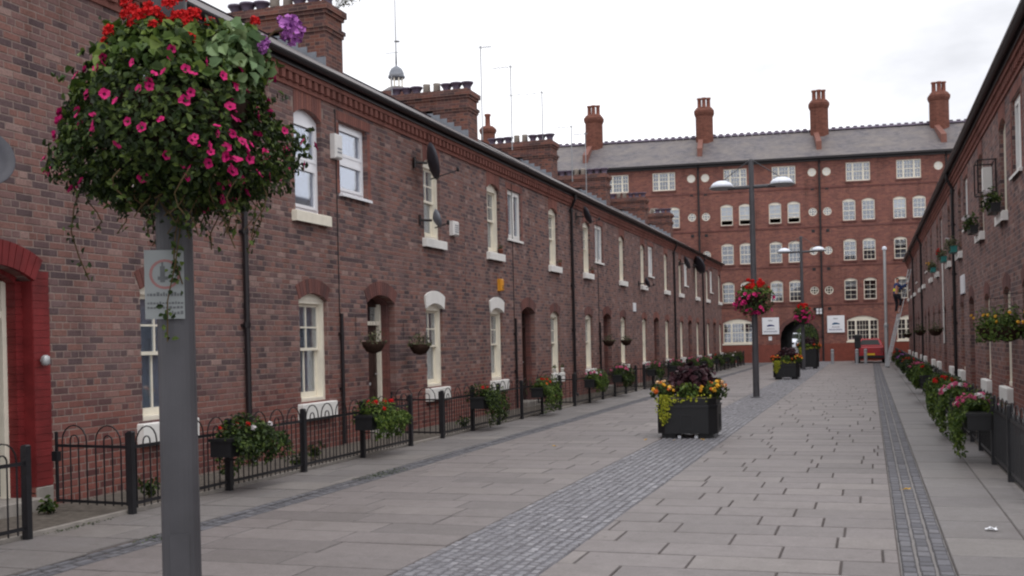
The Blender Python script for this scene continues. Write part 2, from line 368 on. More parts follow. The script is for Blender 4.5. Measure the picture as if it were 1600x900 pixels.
def wall_mesh(mb, y0, y1, z0, z1, ops, x=0.0, rev=None):
    loops = [[(y0, z0), (y1, z0), (y1, z1), (y0, z1)]] + [o.poly() for o in ops]
    vs = [Vector((x, p[0], p[1])) for lp in loops for p in lp]
    tris = tessellate_polygon([[Vector((p[0], p[1], 0)) for p in lp] for lp in loops])
    fs = []
    for t in tris:
        a, b, c = [vs[i] for i in t]
        fs.append(tuple(t) if (b - a).cross(c - a).x > 0 else tuple(reversed(t)))
    mb.add(vs, fs)
    for o in ops:
        p = o.poly(); n = len(p)
        (rev or mb).add([(x, q, r) for q, r in p] + [(x - o.depth, q, r) for q, r in p], [(i, (i + 1) % n, n + (i + 1) % n, n + i) for i in range(n)])

def voussoirs(y0, y1, zs, rise, h, x0, x1, mb, n=None, flat_top=None, gap=0.004):
    """ring of wedge bricks over a segmental opening"""
    w = (y1 - y0) / 2; rad = (w * w + rise * rise) / (2 * rise); cz = zs + rise - rad; a = math.asin(min(1, w / rad)); yc = (y0 + y1) / 2
    n = n or max(5, int(2 * a * rad / 0.078)); g = gap / rad
    for k in range(n):
        t0 = -a + 2 * a * k / n + g; t1 = -a + 2 * a * (k + 1) / n - g
        def pt(t, r): return (yc + r * math.sin(t), cz + r * math.cos(t))
        ro = rad + h
        if flat_top is None: poly = [pt(t0, rad), pt(t1, rad), pt(t1, ro), pt(t0, ro)]
        else:
            q0, q1 = pt(t0, rad), pt(t1, rad); poly = [q0, q1, (q1[0], flat_top), (q0[0], flat_top)]
        poly = [poly[0], poly[1], poly[2], poly[3]]
        mb.prism(poly, x0, x1 + random.uniform(-0.001, 0.002), 0, random.random())

def arch_slab(y0, y1, zs, rise, h, x0, x1, mb):
    """one rendered and painted arch head"""
    i_ = arc(y0, y1, zs, rise, 10); e = 0.05
    o_ = [(p[0] + (p[0] - (y0 + y1) / 2) * 0.09, p[1] + h) for p in i_]
    for k in range(10): mb.prism([i_[k], i_[k + 1], o_[k + 1], o_[k]], x0, x1, 0, 0.5)

# ------------------------------------------------------------------ layout constants
XL, XR = -8.24, 2.12                    # faces of the two terraces
B0, HW = 4.4, 8.8                      # first party wall, house width
EAVE = 5.92


def screen(x, y, z):
    d = Vector((x, y, z - 1.6)); q = d.dot(fw)
    if q < 0.3: return None
    return 800 + 1700 * d.dot(rt) / q, 536 - 1700 * d.dot(up) / q, q
def near_key(base=(0, 0, 0)):
    def k(b):
        c = [(p + q) / 2 + o for p, q, o in zip(b[0], b[1], base)]
        s_ = screen(*c)
        if s_ is None or not (-30 < s_[0] < 1630 and -30 < s_[1] < 930): return 1000 + Vector(c).length
        return s_[2]
    return k

# ------------------------------------------------------------------ ground and paving
MB().box(-400, 400, -200, 600, -0.5, -0.05).build('ground', 'tarmac', kind='structure')
def sheet(name, x0, x1, y0, y1, z, mat):
    return MB().add([(x0, y0, z), (x1, y0, z), (x1, y1, z), (x0, y1, z)], [(0, 1, 2, 3)]).build(name, mat, kind='structure')
Y0, Y1 = 1.0, 70.4
def courses(x0, x1, dy, lmin, lmax, gap, y0=Y0, y1=Y1, z=0.0):
    out = []; y = y0
    while y < y1:
        x = x0 - random.uniform(0, lmax * 0.8); t_row = random.uniform(-0.12, 0.12)
        while x < x1:
            l = random.uniform(lmin, lmax); a, b = max(x, x0), min(x + l, x1)
            if b - a > 0.06:
                h = random.uniform(-0.0025, 0.0025)
                out.append(((a + gap / 2, y + gap / 2, -0.045), (b - gap / 2, y + dy - gap / 2, z + h), min(1, max(0.08, random.gauss(0.5, 0.17) + t_row))))
            x += l
        y += dy
    return out
def columns(x0, n, w, lmin, lmax, gap, y0=Y0, y1=Y1, z=0.0, dz=0.004, skip=None):
    out = []
    for k in range(n):
        y = y0 - random.uniform(0, lmax)
        while y < y1:
            l = random.uniform(lmin, lmax)
            h = random.uniform(-dz, dz); g = gap * random.uniform(0.7, 1.3)
            out.append(((x0 + k * w + g / 2, y + g / 2, -0.045), (x0 + (k + 1) * w - g / 2, y + l - g / 2, z + h), random.uniform(0.08, 1)))
            y += l
    return out
street = sheet('street', -5.66, 0.17, Y0, Y1, -0.011, 'joint_dirt')
slabs = courses(-5.66, -3.22, 0.47, 0.5, 1.15, 0.01) + courses(-2.2, 0.17, 0.47, 0.5, 1.1, 0.01)
pieces(street, 'paving_slab', slabs, 'slab', 2, near_key(), 300, 'paving_slabs', 0.007, 0.001, 0.0)
strip = sheet('cobbled_strip', -3.22, -2.2, Y0, Y1, -0.008, 'channel_sett')
strip.location.z = 0.0
pieces(strip, 'granite_sett', columns(-3.22, 12, 0.085, 0.075, 0.13, 0.011, 1.0, Y1, 0.002, 0.005), 'sett', 2, near_key(), 300, 'granite_setts', 0.011, 0.003, 0.0)
ch_r = sheet('drainage_channel_right', 0.17, 0.52, Y0, Y1, -0.016, 'foot_slab')
def channel(x0, n, w, sag, dz):
    o = []
    for lo, hi, t in columns(x0, n, w, 0.12, 0.24, 0.02, 1.0, 64.0, 0.0, dz):
        u = (lo[0] + hi[0]) / 2; d = sag * (1 - abs((u - x0) / (n * w) - 0.5) * 2)
        o.append((lo, (hi[0], hi[1], hi[2] - d), t))
    return o
pieces(ch_r, 'channel_sett', channel(0.17, 3, 0.1165, 0.006, 0.002), 'channel_sett', 2, near_key(), 200, 'channel_setts', 0.01, 0.002, 0.0)
ch_l = sheet('drainage_channel_left', -5.96, -5.66, Y0, Y1, -0.018, 'joint_dirt')
pieces(ch_l, 'channel_sett', channel(-5.96, 3, 0.1, 0.007, 0.003), 'channel_sett', 2, near_key(), 200, 'channel_setts', 0.01, 0.002, 0.0)
fl = sheet('pavement_left', -7.0, -5.96, Y0, 64.0, -0.009, 'joint_dirt')
pieces(fl, 'paving_slab', [b for b in courses(-7.0, -5.96, 0.62, 0.98, 1.4, 0.01, Y0, 64.0)], 'foot_slab', 2, near_key(), 100, 'paving_slabs', 0.007, 0.001, 0.0)
fr_ = sheet('pavement_right', 0.52, 1.44, Y0, 64.0, -0.008, 'joint_dirt')
fs = []
for x0, x1, ph in ((0.52, 1.1, 0.0), (1.1, 1.44, 0.3)):
    y = Y0 + ph
    while y < 64:
        l = random.uniform(0.6, 0.92); fs.append(((x0 + 0.004, y + 0.004, -0.04), (x1 - 0.004, y + l - 0.004, random.uniform(-0.002, 0.002)), min(1, max(0.08, random.gauss(0.45, 0.2))))); y += l
pieces(fr_, 'paving_slab', fs, 'foot_slab', 2, near_key(), 140, 'paving_slabs', 0.007, 0.001, 0.0)
sheet('garden_strip_left', XL - 0.02, -7.0, Y0, 64.9, -0.013, 'earth')
sheet('garden_strip_right', 1.44, XR + 0.02, Y0, 64.9, -0.014, 'earth')
MB().box(-7.06, -7.0, Y0, 64.0, -0.05, 0.035).build('garden_edging_left', 'stone_grey', kind='structure')
MB().box(1.44, 1.5, Y0, 64.0, -0.05, 0.035).build('garden_edging_right', 'stone_grey', kind='structure')
sheet('end_road_left', -60, -5.66, 65.0, 75.0, -0.016, 'tarmac'); sheet('end_road_right', 0.52, 60, 65.0, 75.0, -0.016, 'tarmac')

# ------------------------------------------------------------------ windows and doors (local frame: x out of the wall, y along it, z up)
def sash_window(w, h, rise, mat='cream_paint', near=True, sill=0.25, cur='curtain_or_backing', part=0.0, up_grid=(2, 2), lo_grid=(2, 1), sill_mat='white_paint', sproj=0.09):
    """box-frame sash: origin at the middle of the sill line. Returns a spec"""
    f = MB(); hw = w / 2; jw = 0.065
    f.box(-0.26, -0.07, -hw, -hw + jw, 0, h); f.box(-0.26, -0.07, hw - jw, hw, 0, h)
    f.box(-0.26, -0.05, -hw + jw, hw - jw, 0.0, 0.07)
    if rise > 0:
        poly = [(-hw, h), (hw, h)] + arc(-hw, hw, h, rise)[1:-1]; f.prism(poly, -0.26, -0.072)
    f.box(-0.26, -0.075, -hw + jw, hw - jw, h - 0.05, h)
    a, b = -hw + jw, hw - jw; zm = h * 0.52
    panes = []
    def sash(x, z0, z1, grid, bot, top):
        st = 0.045
        f.box(x - 0.02, x + 0.02, a, a + st, z0, z1); f.box(x - 0.02, x + 0.02, b - st, b, z0, z1)
        f.box(x - 0.021, x + 0.021, a + st, b - st, z0, z0 + bot); f.box(x - 0.021, x + 0.021, a + st, b - st, z1 - top, z1)
        ya, yb, za, zb = a + st, b - st, z0 + bot, z1 - top; nx, nz_ = grid
        for i in range(1, nx): y = ya + (yb - ya) * i / nx; f.box(x - 0.014, x + 0.014, y - 0.012, y + 0.012, za, zb)
        for i in range(1, nz_): z = za + (zb - za) * i / nz_; f.box(x - 0.0135, x + 0.0135, ya, yb, z - 0.012, z + 0.012)
        if near:
            for i in range(nx):
                for j in range(nz_):
                    g = 0.013
                    p0, p1 = ya + (yb - ya) * i / nx + g * (i > 0), ya + (yb - ya) * (i + 1) / nx - g * (i < nx - 1)
                    q0, q1 = za + (zb - za) * j / nz_ + g * (j > 0), za + (zb - za) * (j + 1) / nz_ - g * (j < nz_ - 1)
                    panes.append(('pane', MB().box(x - 0.004, x, p0, p1, q0, q1).mesh('pane', 'glass'), []))
        else: panes.append(('pane', MB().box(x - 0.004, x, ya, yb, za, zb).mesh('pane', 'glass'), []))
    sash(-0.155, zm - 0.02, h - 0.05, up_grid, 0.045, 0.05)
    sash(-0.205, 0.07, zm + 0.025, lo_grid, 0.09, 0.045)
    kids = panes
    c = MB(); n = 22
    for k in range(n):
        y0, y1 = a + (b - a) * k / n, a + (b - a) * (k + 1) / n; x0, x1 = -0.245 + 0.009 * math.sin(k * 1.7), -0.245 + 0.009 * math.sin((k + 1) * 1.7)
        zc = h * part if part < 0 else 0
        if part > 0 and abs((y0 + y1) / 2) < part * w: continue
        c.add([(x0, y0, 0.05 - zc), (x1, y1, 0.05 - zc), (x1, y1, h), (x0, y0, h)], [(0, 1, 2, 3)])
    kids.append(('curtain_or_backing', c.mesh('curtain_or_backing', cur, True), []))
    if sill > 0:
        s_ = MB(); e = 0.11
        s_.prism([(-0.005, sproj), (-sill, sproj), (-sill, -0.12), (0.03, -0.12), (0.015, 0.0)], -hw - e, hw + e, 1) if False else None
        s_.chamf((-0.1, -hw - e, -sill), (sproj, hw + e, -0.004), 2, 0.012)
        kids.append(('sill', s_.mesh('sill', sill_mat), []))
    return ('window', f.mesh('window', mat), kids)

def upvc_window(w, h, rise, sill, split=0.52, lites=1):
    f = MB(); hw = w / 2; fr = 0.075
    f.box(-0.17, -0.09, -hw, -hw + fr, 0, h); f.box(-0.17, -0.09, hw - fr, hw, 0, h); f.box(-0.17, -0.092, -hw + fr, hw - fr, 0, fr); f.box(-0.17, -0.092, -hw + fr, hw - fr, h - fr, h)
    if rise > 0: f.prism([(-hw, h), (hw, h)] + arc(-hw, hw, h, rise)[1:-1], -0.17, -0.094)
    z = h * split; f.box(-0.17, -0.085, -hw + fr, hw - fr, z - 0.05, z + 0.05)
    kids = []
    for z0, z1 in ((fr, z - 0.05), (z + 0.05, h - fr)):
        y0, y1 = -hw + fr, hw - fr
        f.box(-0.15, -0.075, y0, y0 + 0.05, z0, z1); f.box(-0.15, -0.075, y1 - 0.05, y1, z0, z1); f.box(-0.15, -0.076, y0 + 0.05, y1 - 0.05, z0, z0 + 0.05); f.box(-0.15, -0.076, y0 + 0.05, y1 - 0.05, z1 - 0.05, z1)
        kids.append(('pane', MB().box(-0.12, -0.112, y0 + 0.05, y1 - 0.05, z0 + 0.05, z1 - 0.05).mesh('pane', 'glass'), []))
    kids.append(('curtain_or_backing', MB().box(-0.34, -0.335, -hw + fr, hw - fr, h * 0.45, h - fr).mesh('curtain_or_backing', 'blind'), []))
    s_ = MB()
    if sill > 0.1: s_.chamf((-0.1, -hw - 0.11, -sill), (0.09, hw + 0.11, -0.004), 2, 0.012)
    else: s_.chamf((-0.08, -hw - 0.03, -sill), (0.07, hw + 0.03, -0.003), 2, 0.008)
    kids.append(('sill', s_.mesh('sill', 'upvc' if sill < 0.1 else 'cream_paint'), []))
    return ('window', f.mesh('window', 'upvc'), kids)

def casement_pair(w, h):
    f = MB(); hw = w / 2; fr = 0.06
    for y in (-hw, -fr / 2, hw - fr): f.box(-0.14, -0.05, y, y + fr, 0, h)
    f.box(-0.14, -0.052, -hw + fr, hw - fr, 0, fr); f.box(-0.14, -0.052, -hw + fr, hw - fr, h - fr, h)
    kids = []
    for s_ in (-1, 1):
        y0, y1 = sorted((s_ * fr / 2, s_ * (hw - fr)))
        f.box(-0.12, -0.045, y0, y0 + 0.045, fr, h - fr); f.box(-0.12, -0.045, y1 - 0.045, y1, fr, h - fr)
        f.box(-0.12, -0.046, y0 + 0.045, y1 - 0.045, fr, fr + 0.05); f.box(-0.12, -0.046, y0 + 0.045, y1 - 0.045, h - fr - 0.05, h - fr)
        kids.append(('pane', MB().box(-0.09, -0.085, y0 + 0.045, y1 - 0.045, fr + 0.05, h - fr - 0.05).mesh('pane', 'glass'), []))
    kids.append(('curtain_or_backing', MB().box(-0.3, -0.295, -hw + fr, hw - fr, fr, h - fr).mesh('curtain_or_backing', 'curtain_or_backing'), []))
    kids.append(('sill', MB().chamf((-0.06, -hw - 0.04, -0.06), (0.05, hw + 0.04, -0.003), 2, 0.01).mesh('sill', 'white_paint'), []))
    return ('window', f.mesh('window', 'white_paint'), kids)

def door_spec(w, h, rise, leaf='door_brown', frame='cream_paint', inner='dark_arch_brick'):
    hw = w / 2; kids = []
    f = MB()                                       # inner brick order, set back
    for s_ in (-1, 1):
        y0, y1 = sorted((s_ * hw, s_ * (hw - 0.1)))
        z = 0.0
        while z < h - 0.02: f.box(-0.28, -0.12, y0, y1, z + 0.003, min(z + 0.0775, h), random.random()); z += 0.0775
    inn = MB(); inn.v, inn.f, inn.t = f.v, f.f, f.t
    voussoirs(-hw + 0.1, hw - 0.1, h - 0.02, rise * 0.9, 0.12, -0.28, -0.12, inn)
    kids.append(('inner_surround', inn.mesh('inner_surround', inner), []))
    g = MB(); a = hw - 0.1
    for s_ in (-1, 1):
        y0, y1 = sorted((s_ * a, s_ * (a - 0.06))); g.box(-0.36, -0.24, y0, y1, 0.12, h)
    lf_top = [(-a, h - 0.05), (a, h - 0.05)] + arc(-a, a, h, rise * 0.9)
    g.box(-0.36, -0.245, -a + 0.06, a - 0.06, 1.98, 2.05)
    lf = MB(); b = a - 0.06; lf.prism(lf_top, -0.36, -0.3)
    lf.box(-0.36, -0.31, -b, b, 0.14, 1.98)
    for y0, y1 in ((-b + 0.08, -0.04), (0.04, b - 0.08)):
        for z0, z1 in ((0.3, 0.85), (1.0, 1.8)):
            lf.box(-0.315, -0.3, y0, y1, z0, z0 + 0.04); lf.box(-0.315, -0.3, y0, y1, z1 - 0.04, z1); lf.box(-0.315, -0.301, y0, y0 + 0.04, z0, z1); lf.box(-0.315, -0.301, y1 - 0.04, y1, z0, z1)
    kids.append(('door_frame', g.mesh('door_frame', frame), []))
    kids.append(('fanlight', MB().box(-0.335, -0.33, -b, b, 2.05, h - 0.05).mesh('fanlight', 'glass'), []))
    kids.append(('letter_plate', MB().box(-0.31, -0.297, -0.12, 0.12, 0.9, 0.95).mesh('letter_plate', 'galvanised'), []))
    kids.append(('handle', MB().tube([(-0.31, b - 0.07, 1.1), (-0.27, b - 0.07, 1.1), (-0.27, b - 0.16, 1.1)], 0.012, 6).mesh('handle', 'galvanised'), []))
    kids.append(('door_step', MB().chamf((-0.36, -hw + 0.01, -0.02), (0.1, hw - 0.01, 0.12), 2, 0.015).mesh('door_step', 'stone_grey'), []))
    return ('door', lf.mesh('door', leaf), kids)

LOW_H, LOW_R, UP_H, UP_R = 1.59, 0.11, 1.48, 0.13
SPEC = {
    'low': sash_window(0.9, LOW_H, LOW_R), 'low_far': sash_window(0.9, LOW_H, LOW_R, near=False),
    'low1': sash_window(0.9, LOW_H, LOW_R, part=0.2), 'low2': sash_window(0.9, LOW_H, LOW_R, cur='blind', part=-0.45), 'up1': sash_window(0.88, UP_H, UP_R, sill=0.17, part=0.22),
    'up': sash_window(0.88, UP_H, UP_R, sill=0.17), 'up_far': sash_window(0.88, UP_H, UP_R, sill=0.17, near=False),
    'up_upvc': upvc_window(0.9, UP_H, UP_R, 0.17), 'small_upvc': upvc_window(1.06, 1.2, 0, 0.05, 0.5), 'small': casement_pair(1.06, 1.2),
    'door': door_spec(1.15, 2.36, 0.15), 'door_dark': door_spec(1.15, 2.36, 0.15, 'door_brown', 'door_brown'), 'door_red': door_spec(1.15, 2.36, 0.15, 'door_black', 'cream_paint', 'red_paint'),
}
MESH = {}
MESH['dentil'] = MB().box(0.0, 0.075, -0.05, 0.05, 0, 0.12).mesh('dentil', 'red_brick')
def pot_mesh(kind):
    m = MB()
    if kind == 0: m.lathe([(0.15, 0), (0.12, 0.03), (0.11, 0.14), (0.17, 0.24), (0.19, 0.25), (0.19, 0.29), (0.12, 0.29), (0.1, 0.2)], 12)
    elif kind == 1: m.lathe([(0.12, 0), (0.105, 0.3), (0.115, 0.31), (0.115, 0.34), (0.085, 0.34), (0.08, 0.25)], 12)
    else: m.lathe([(0.16, 0), (0.14, 0.08), (0.13, 0.55), (0.17, 0.6), (0.17, 0.68), (0.11, 0.68), (0.1, 0.5)], 10)
    return m.mesh('chimney_pot', ['blue_brick_pot', 'buff_pot', 'terracotta'][kind], True)
POT = [pot_mesh(k) for k in range(3)]

def chimney(parent, cx, cy, z0, npots=8, w=2.6, t=0.8, ztop=9.1, mat='chimney_brick'):
    m = MB(); hw, ht = w / 2, t / 2
    m.box(-hw, hw, -ht, ht, 0, ztop - 0.28 - z0)
    for a, z in ((0.03, ztop - 0.66), (0.06, ztop - 0.58)): m.box(-hw - a, hw + a, -ht - a, ht + a, z - z0, z + 0.08 - z0)
    m.box(-hw - 0.04, hw + 0.04, -ht - 0.04, ht + 0.04, ztop - 0.28 - z0, ztop - 0.2 - z0)
    m.box(-hw - 0.085, hw + 0.085, -ht - 0.085, ht + 0.085, ztop - 0.2 - z0, ztop - 0.06 - z0)
    m.box(-hw, hw, -ht, ht, ztop - 0.06 - z0, ztop - z0)
    o = m.build('chimney', mat, parent, (cx, cy, z0))
    for k in range(npots):
        x = -hw + w * (k + 0.5) / npots; kind = 1 if k in (3, 4) else 0
        put('chimney_pot', POT[kind], o, (x, random.uniform(-0.04, 0.04), ztop - z0 - 0.02), random.uniform(0, 3))
    put_f = MB().box(-hw - 0.05, hw + 0.05, -ht - 0.1, -ht + 0.01, z0 - z0, 0.02) if False else None
    return o

def brick_boxes(y0, y1, z0, z1, ops):
    out = []; r_ = int(math.floor(z0 / 0.0775)); g = 0.0065
    while r_ * 0.0775 < z1:
        za, zb = r_ * 0.0775 + g, (r_ + 1) * 0.0775 - g; zm = (za + zb) / 2
        hdr = r_ % 4 == 0; w = 0.1175 if hdr else 0.235; off = -0.1175 * (r_ % 2) + (0.055 if hdr else 0.0)
        ex = []
        for o in ops:
            if isinstance(o, Round): continue
            if o.z0 - 0.0 < zm < o.zs: ex.append((o.y0 + 0.004, o.y1 - 0.004))
            elif o.rise > 0 and o.zs <= zm < o.zs + o.rise + o.ring:
                hw = (o.y1 - o.y0) / 2; rad = (hw * hw + o.rise ** 2) / (2 * o.rise); cz = o.zs + o.rise - rad; a = math.asin(hw / rad); ro = rad + o.ring - 0.01
                d = ro * ro - (zm - cz) ** 2
                if d > 0: q = min(math.sqrt(d), (zm - cz) * math.tan(a)); yc = (o.y0 + o.y1) / 2; ex.append((yc - q, yc + q))
            elif o.rise == 0 and o.zs <= zm < o.zs + o.ring: ex.append((o.y0, o.y1))
        y = y0 - w + off % w
        while y < y1:
            seg = [(max(y + g, y0), min(y + w - g, y1))]
            for a, b in ex:
                nx_ = []
                for p, q in seg:
                    if q <= a or p >= b: nx_.append((p, q))
                    else:
                        if p < a: nx_.append((p, a))
                        if q > b: nx_.append((b, q))
                seg = nx_
            for p, q in seg:
                if q - p > 0.025: cut = q - p < w - 2 * g - 0.002 and y0 + 0.01 < p and q < y1 - 0.01; out.append(((-0.26 if cut else -0.04, p, za), (random.uniform(-0.0015, 0.002), q, zb), random.random()))
            y += w
        r_ += 1
    return out

HOUSE_WORDS = {}
def house(side, idx, yb, width, label, group, bricks=False, upvc=False, red=False, white=(), pipe=None, lows=None, ups=None, arch='dark_arch_brick'):
    left = side == 'L'
    root = thing('terraced_house', label, 'house', (XL, yb, 0) if left else (XR, yb + width, 0), 0.0 if left else math.pi, group)
    if not left: root.scale = (1, 1, 0.95)
    lo_ = lows or [('W', 1.55, 2.45), ('D', 3.92, 5.07), ('W', 6.55, 7.43)]; up_ = ups or [('U', 1.5, 2.4), ('S', 3.0, 4.06), ('U', 6.58, 7.42)]
    conv = (lambda a, b: (a, b)) if left else (lambda a, b: (width - b, width - a))
    ops = []; jobs = []
    far = not left or idx > 3
    wi = 0
    for t, a, b in lo_:
        a, b = conv(a, b); yc = (a + b) / 2
        if b > width - 0.1 or a < 0.1: continue
        if t == 'W':
            o = Op(yc - 0.45, yc + 0.45, 0.75, 0.75 + LOW_H, LOW_R, 0.3, 0.23); jobs.append(('low', yc, 0.75, o, wi)); wi += 1
        else: o = Op(yc - 0.575, yc + 0.575, 0.0, 2.36, 0.15, 0.5, 0.24); jobs.append(('door', yc, 0.0, o, 0))
        ops.append(o)
    for t, a, b in up_:
        a, b = conv(a, b); yc = (a + b) / 2
        if b > width - 0.1 or a < 0.1: continue
        if t == 'U': o = Op(yc - 0.44, yc + 0.44, 3.7, 3.7 + UP_H, UP_R, 0.3, 0.22); jobs.append(('up', yc, 3.7, o, 0))
        else: o = Op(yc - 0.53, yc + 0.53, 4.14, 5.34, 0, 0.2, 0.15); jobs.append(('small', yc, 4.14, o, 0))
        ops.append(o)
    m = MB(); rv = MB() if bricks else None; wall_mesh(m, 0, width, -0.05, EAVE, ops, -0.0045 if bricks else 0.0, rv)
    m.add([(-0.3, 0.02, -0.05), (-8.2, 0.02, -0.05), (-8.2, 0.02, EAVE - 0.1), (-0.3, 0.02, EAVE - 0.1)], [(0, 1, 2, 3)])
    m.add([(-0.3, width - 0.02, -0.05), (-8.2, width - 0.02, -0.05), (-8.2, width - 0.02, EAVE - 0.1), (-0.3, width - 0.02, EAVE - 0.1)], [(0, 1, 2, 3)])
    m.add([(-8.2, 0.02, -0.05), (-8.2, width - 0.02, -0.05), (-8.2, width - 0.02, EAVE - 0.1), (-8.2, 0.02, EAVE - 0.1)], [(0, 1, 2, 3)])
    if (left and idx == 6) or not left:      # gable ends seen from the side street
        for y in (0.02, width - 0.02): m.add([(0.0, y, -0.05), (-0.3, y, -0.05), (-0.3, y, EAVE - 0.1), (0.0, y, EAVE - 0.1)], [(0, 1, 2, 3)])
    wall = m.build('front_wall', 'mortar' if bricks else 'brickwork', root)
    if bricks:
        for o in ops:
            q_ = MB(); wall_mesh(MB(), -1, width + 1, -1, 9, [o], -0.0045, q_); q_.build('opening_reveal', 'brickwork', wall)
    if bricks: pieces(wall, 'brick', brick_boxes(0, width, 0.0, 5.6, ops), 'brick', 0, near_key((XL, yb, 0)), 300, 'bricks', 0.004, 0.0008)
    for job, yc, z, o, k in jobs:
        if job == 'low':
            place(SPEC['low_far' if far else ['low', 'low', 'low', 'low', 'low', 'low1', 'low', 'low2'][(idx * 2 + k) % 8]], root, (0, yc, z)); vm = MB()
            if k in white: 
                arch_slab(o.y0 - 0.02, o.y1 + 0.02, o.zs - 0.02, o.rise, 0.25, -0.1, 0.03, vm); vm.build('window_arch', 'white_paint', root)
            else: voussoirs(o.y0, o.y1, o.zs, o.rise, 0.23, -0.1, 0.006, vm); vm.build('window_arch', arch, root)
        elif job == 'up':
            place(SPEC['up_upvc' if upvc and yc < 4 else ('up_far' if far else ['up', 'up1'][int(yc * 7 + idx) % 2])], root, (0, yc, z)); vm = MB()
            voussoirs(o.y0, o.y1, o.zs, o.rise, 0.2, -0.1, 0.006, vm, flat_top=5.56); vm.build('window_arch', 'red_brick', root)
        elif job == 'small':
            place(SPEC['small_upvc' if upvc else 'small'], root, (0, yc, z)); vm = MB(); y = o.y0 - 0.12
            while y < o.y1 + 0.1: vm.box(-0.1, 0.005, y + 0.003, y + 0.075, 5.345, 5.5, random.random()); y += 0.078
            for s_ in (o.y0 - 0.11, o.y1 + 0.004):
                z_ = 4.14
                while z_ < 5.3: vm.box(-0.1, 0.0045, s_, s_ + 0.106, z_ + 0.003, z_ + 0.0745, random.random()); z_ += 0.0775
            vm.build('window_surround', 'red_brick', root)
        else:
            place(SPEC['door_red' if red else 'door' if idx == 1 and left else 'door_dark'], root, (0, yc, 0)); vm = MB()
            if red:
                voussoirs(o.y0, o.y1, o.zs, o.rise, 0.25, -0.1, 0.05, vm)
                for y0_, y1_ in ((o.y0 - 0.235, o.y0), (o.y1, o.y1 + 0.235)):
                    z_ = 0.22
                    while z_ < o.zs + 0.1: vm.box(-0.1, 0.012 + random.uniform(0, 0.002), y0_, y1_, z_ + 0.002, min(z_ + 0.0755, o.zs + 0.12)); z_ += 0.0775
                for y0_ in (o.y0, o.y1 - 0.006): vm.box(-0.13, 0.008, y0_ - 0.001, y0_ + 0.007, 0.22, o.zs)
                a_ = vm.build('door_surround', 'red_paint', root)
                for y0_ in (o.y0 - 0.24, o.y1): MB().chamf((-0.1, y0_, -0.02), (0.02, y0_ + 0.24, 0.215), 0, 0.008).build('jamb_stone', 'stone_grey', root)
            else: voussoirs(o.y0, o.y1, o.zs, o.rise, 0.24, -0.1, 0.006, vm); vm.build('door_arch', arch, root)
    c = MB(); c.box(-0.02, 0.03, 0, width, 5.56, 5.63); c.box(-0.02, 0.012, 0, width, 5.63, 5.76); c.box(-0.02, 0.095, 0, width, 5.76, 5.84); c.box(-0.02, 0.12, 0, width, 5.84, EAVE - 0.01)
    co = c.build('cornice', 'red_brick', root)
    n = int(width / 0.2)
    if left and idx < 4:
        for k in range(n): put('dentil', MESH['dentil'], co, (0.012, (k + 0.5) * width / n, 5.632))
    else:
        d = MB()
        for k in range(n): y = (k + 0.5) * width / n; d.box(0.012, 0.067, y - 0.05, y + 0.05, 5.632, 5.752)
        d.build('dentil_course', 'red_brick', co, kind='stuff')
    g = MB(); pr = [(0.07 * math.cos(a), 0.07 * math.sin(a)) for a in [math.pi + math.pi * k / 8 for k in range(9)]] + [(0.055 * math.cos(a), 0.055 * math.sin(a)) for a in [2 * math.pi - math.pi * k / 8 for k in range(9)]]
    g.prism([(q + EAVE + 0.035, p + 0.2) for p, q in pr], 0.01, width - 0.01, 1)
    g.box(0.12, 0.13, 0.01, width - 0.01, EAVE - 0.09, EAVE + 0.03)
    g.build('gutter', 'pipe_black', root)
    dz = 0.03 * (idx % 2)
    ey, ry, rz = 0.2, -4.06, 8.4
    rf = MB(); th = 0.05
    for x0, z0_, x1, z1_ in ((ey, EAVE + 0.02 + dz, ry, rz + dz), (ry, rz + dz, -8.3, EAVE + 0.02 + dz)):
        rf.add([(x0, 0, z0_), (x1, 0, z1_), (x1, width, z1_), (x0, width, z0_), (x0, 0, z0_ - th), (x1, 0, z1_ - th), (x1, width, z1_ - th), (x0, width, z0_ - th)],
               [(3, 2, 1, 0), (4, 5, 6, 7), (0, 4, 7, 3), (0, 1, 5, 4), (2, 3, 7, 6)])
    roof = rf.build('roof', 'slate', root)
    if (left and idx == 6):
        m2 = MB(); m2.add([(0.0, width - 0.02, EAVE - 0.1), (-8.2, width - 0.02, EAVE - 0.1), (ry, width - 0.02, rz - 0.1)], [(0, 1, 2)]); m2.build('gable', 'brickwork', root)
    yy = 0.0
    rt_ = MB()
    while yy < width - 0.3: rt_.prism([(rz + dz - 0.05, ry + 0.16), (rz + dz + 0.03, ry), (rz + dz - 0.05, ry - 0.16)], yy + 0.01, yy + 0.44, 1); yy += 0.45
    rt_.build('ridge_tiles', 'blue_brick_pot', roof, kind='stuff')
    # chimney at the far party wall, stepped lead flashing at its foot
    cy = width - 0.5 if left else 0.5
    ch = chimney(root, ry, cy, 6.9)
    fl_ = MB()
    for k in range(6):
        x = -2.76 - 0.0 - k * 0.22; z = 5.94 + (0.19 - x) * 0.58
        fl_.box(x - 0.22, x, cy - 0.43, cy - 0.404, z - 0.12 - 6.9, z + 0.22 - 6.9)
    for o_ in fl_.v: pass
    f2 = MB(); f2.v = [(x - ry, y - cy, z) for x, y, z in fl_.v]; f2.f = fl_.f; f2.t = fl_.t; f2.build('flashing', 'lead', ch)
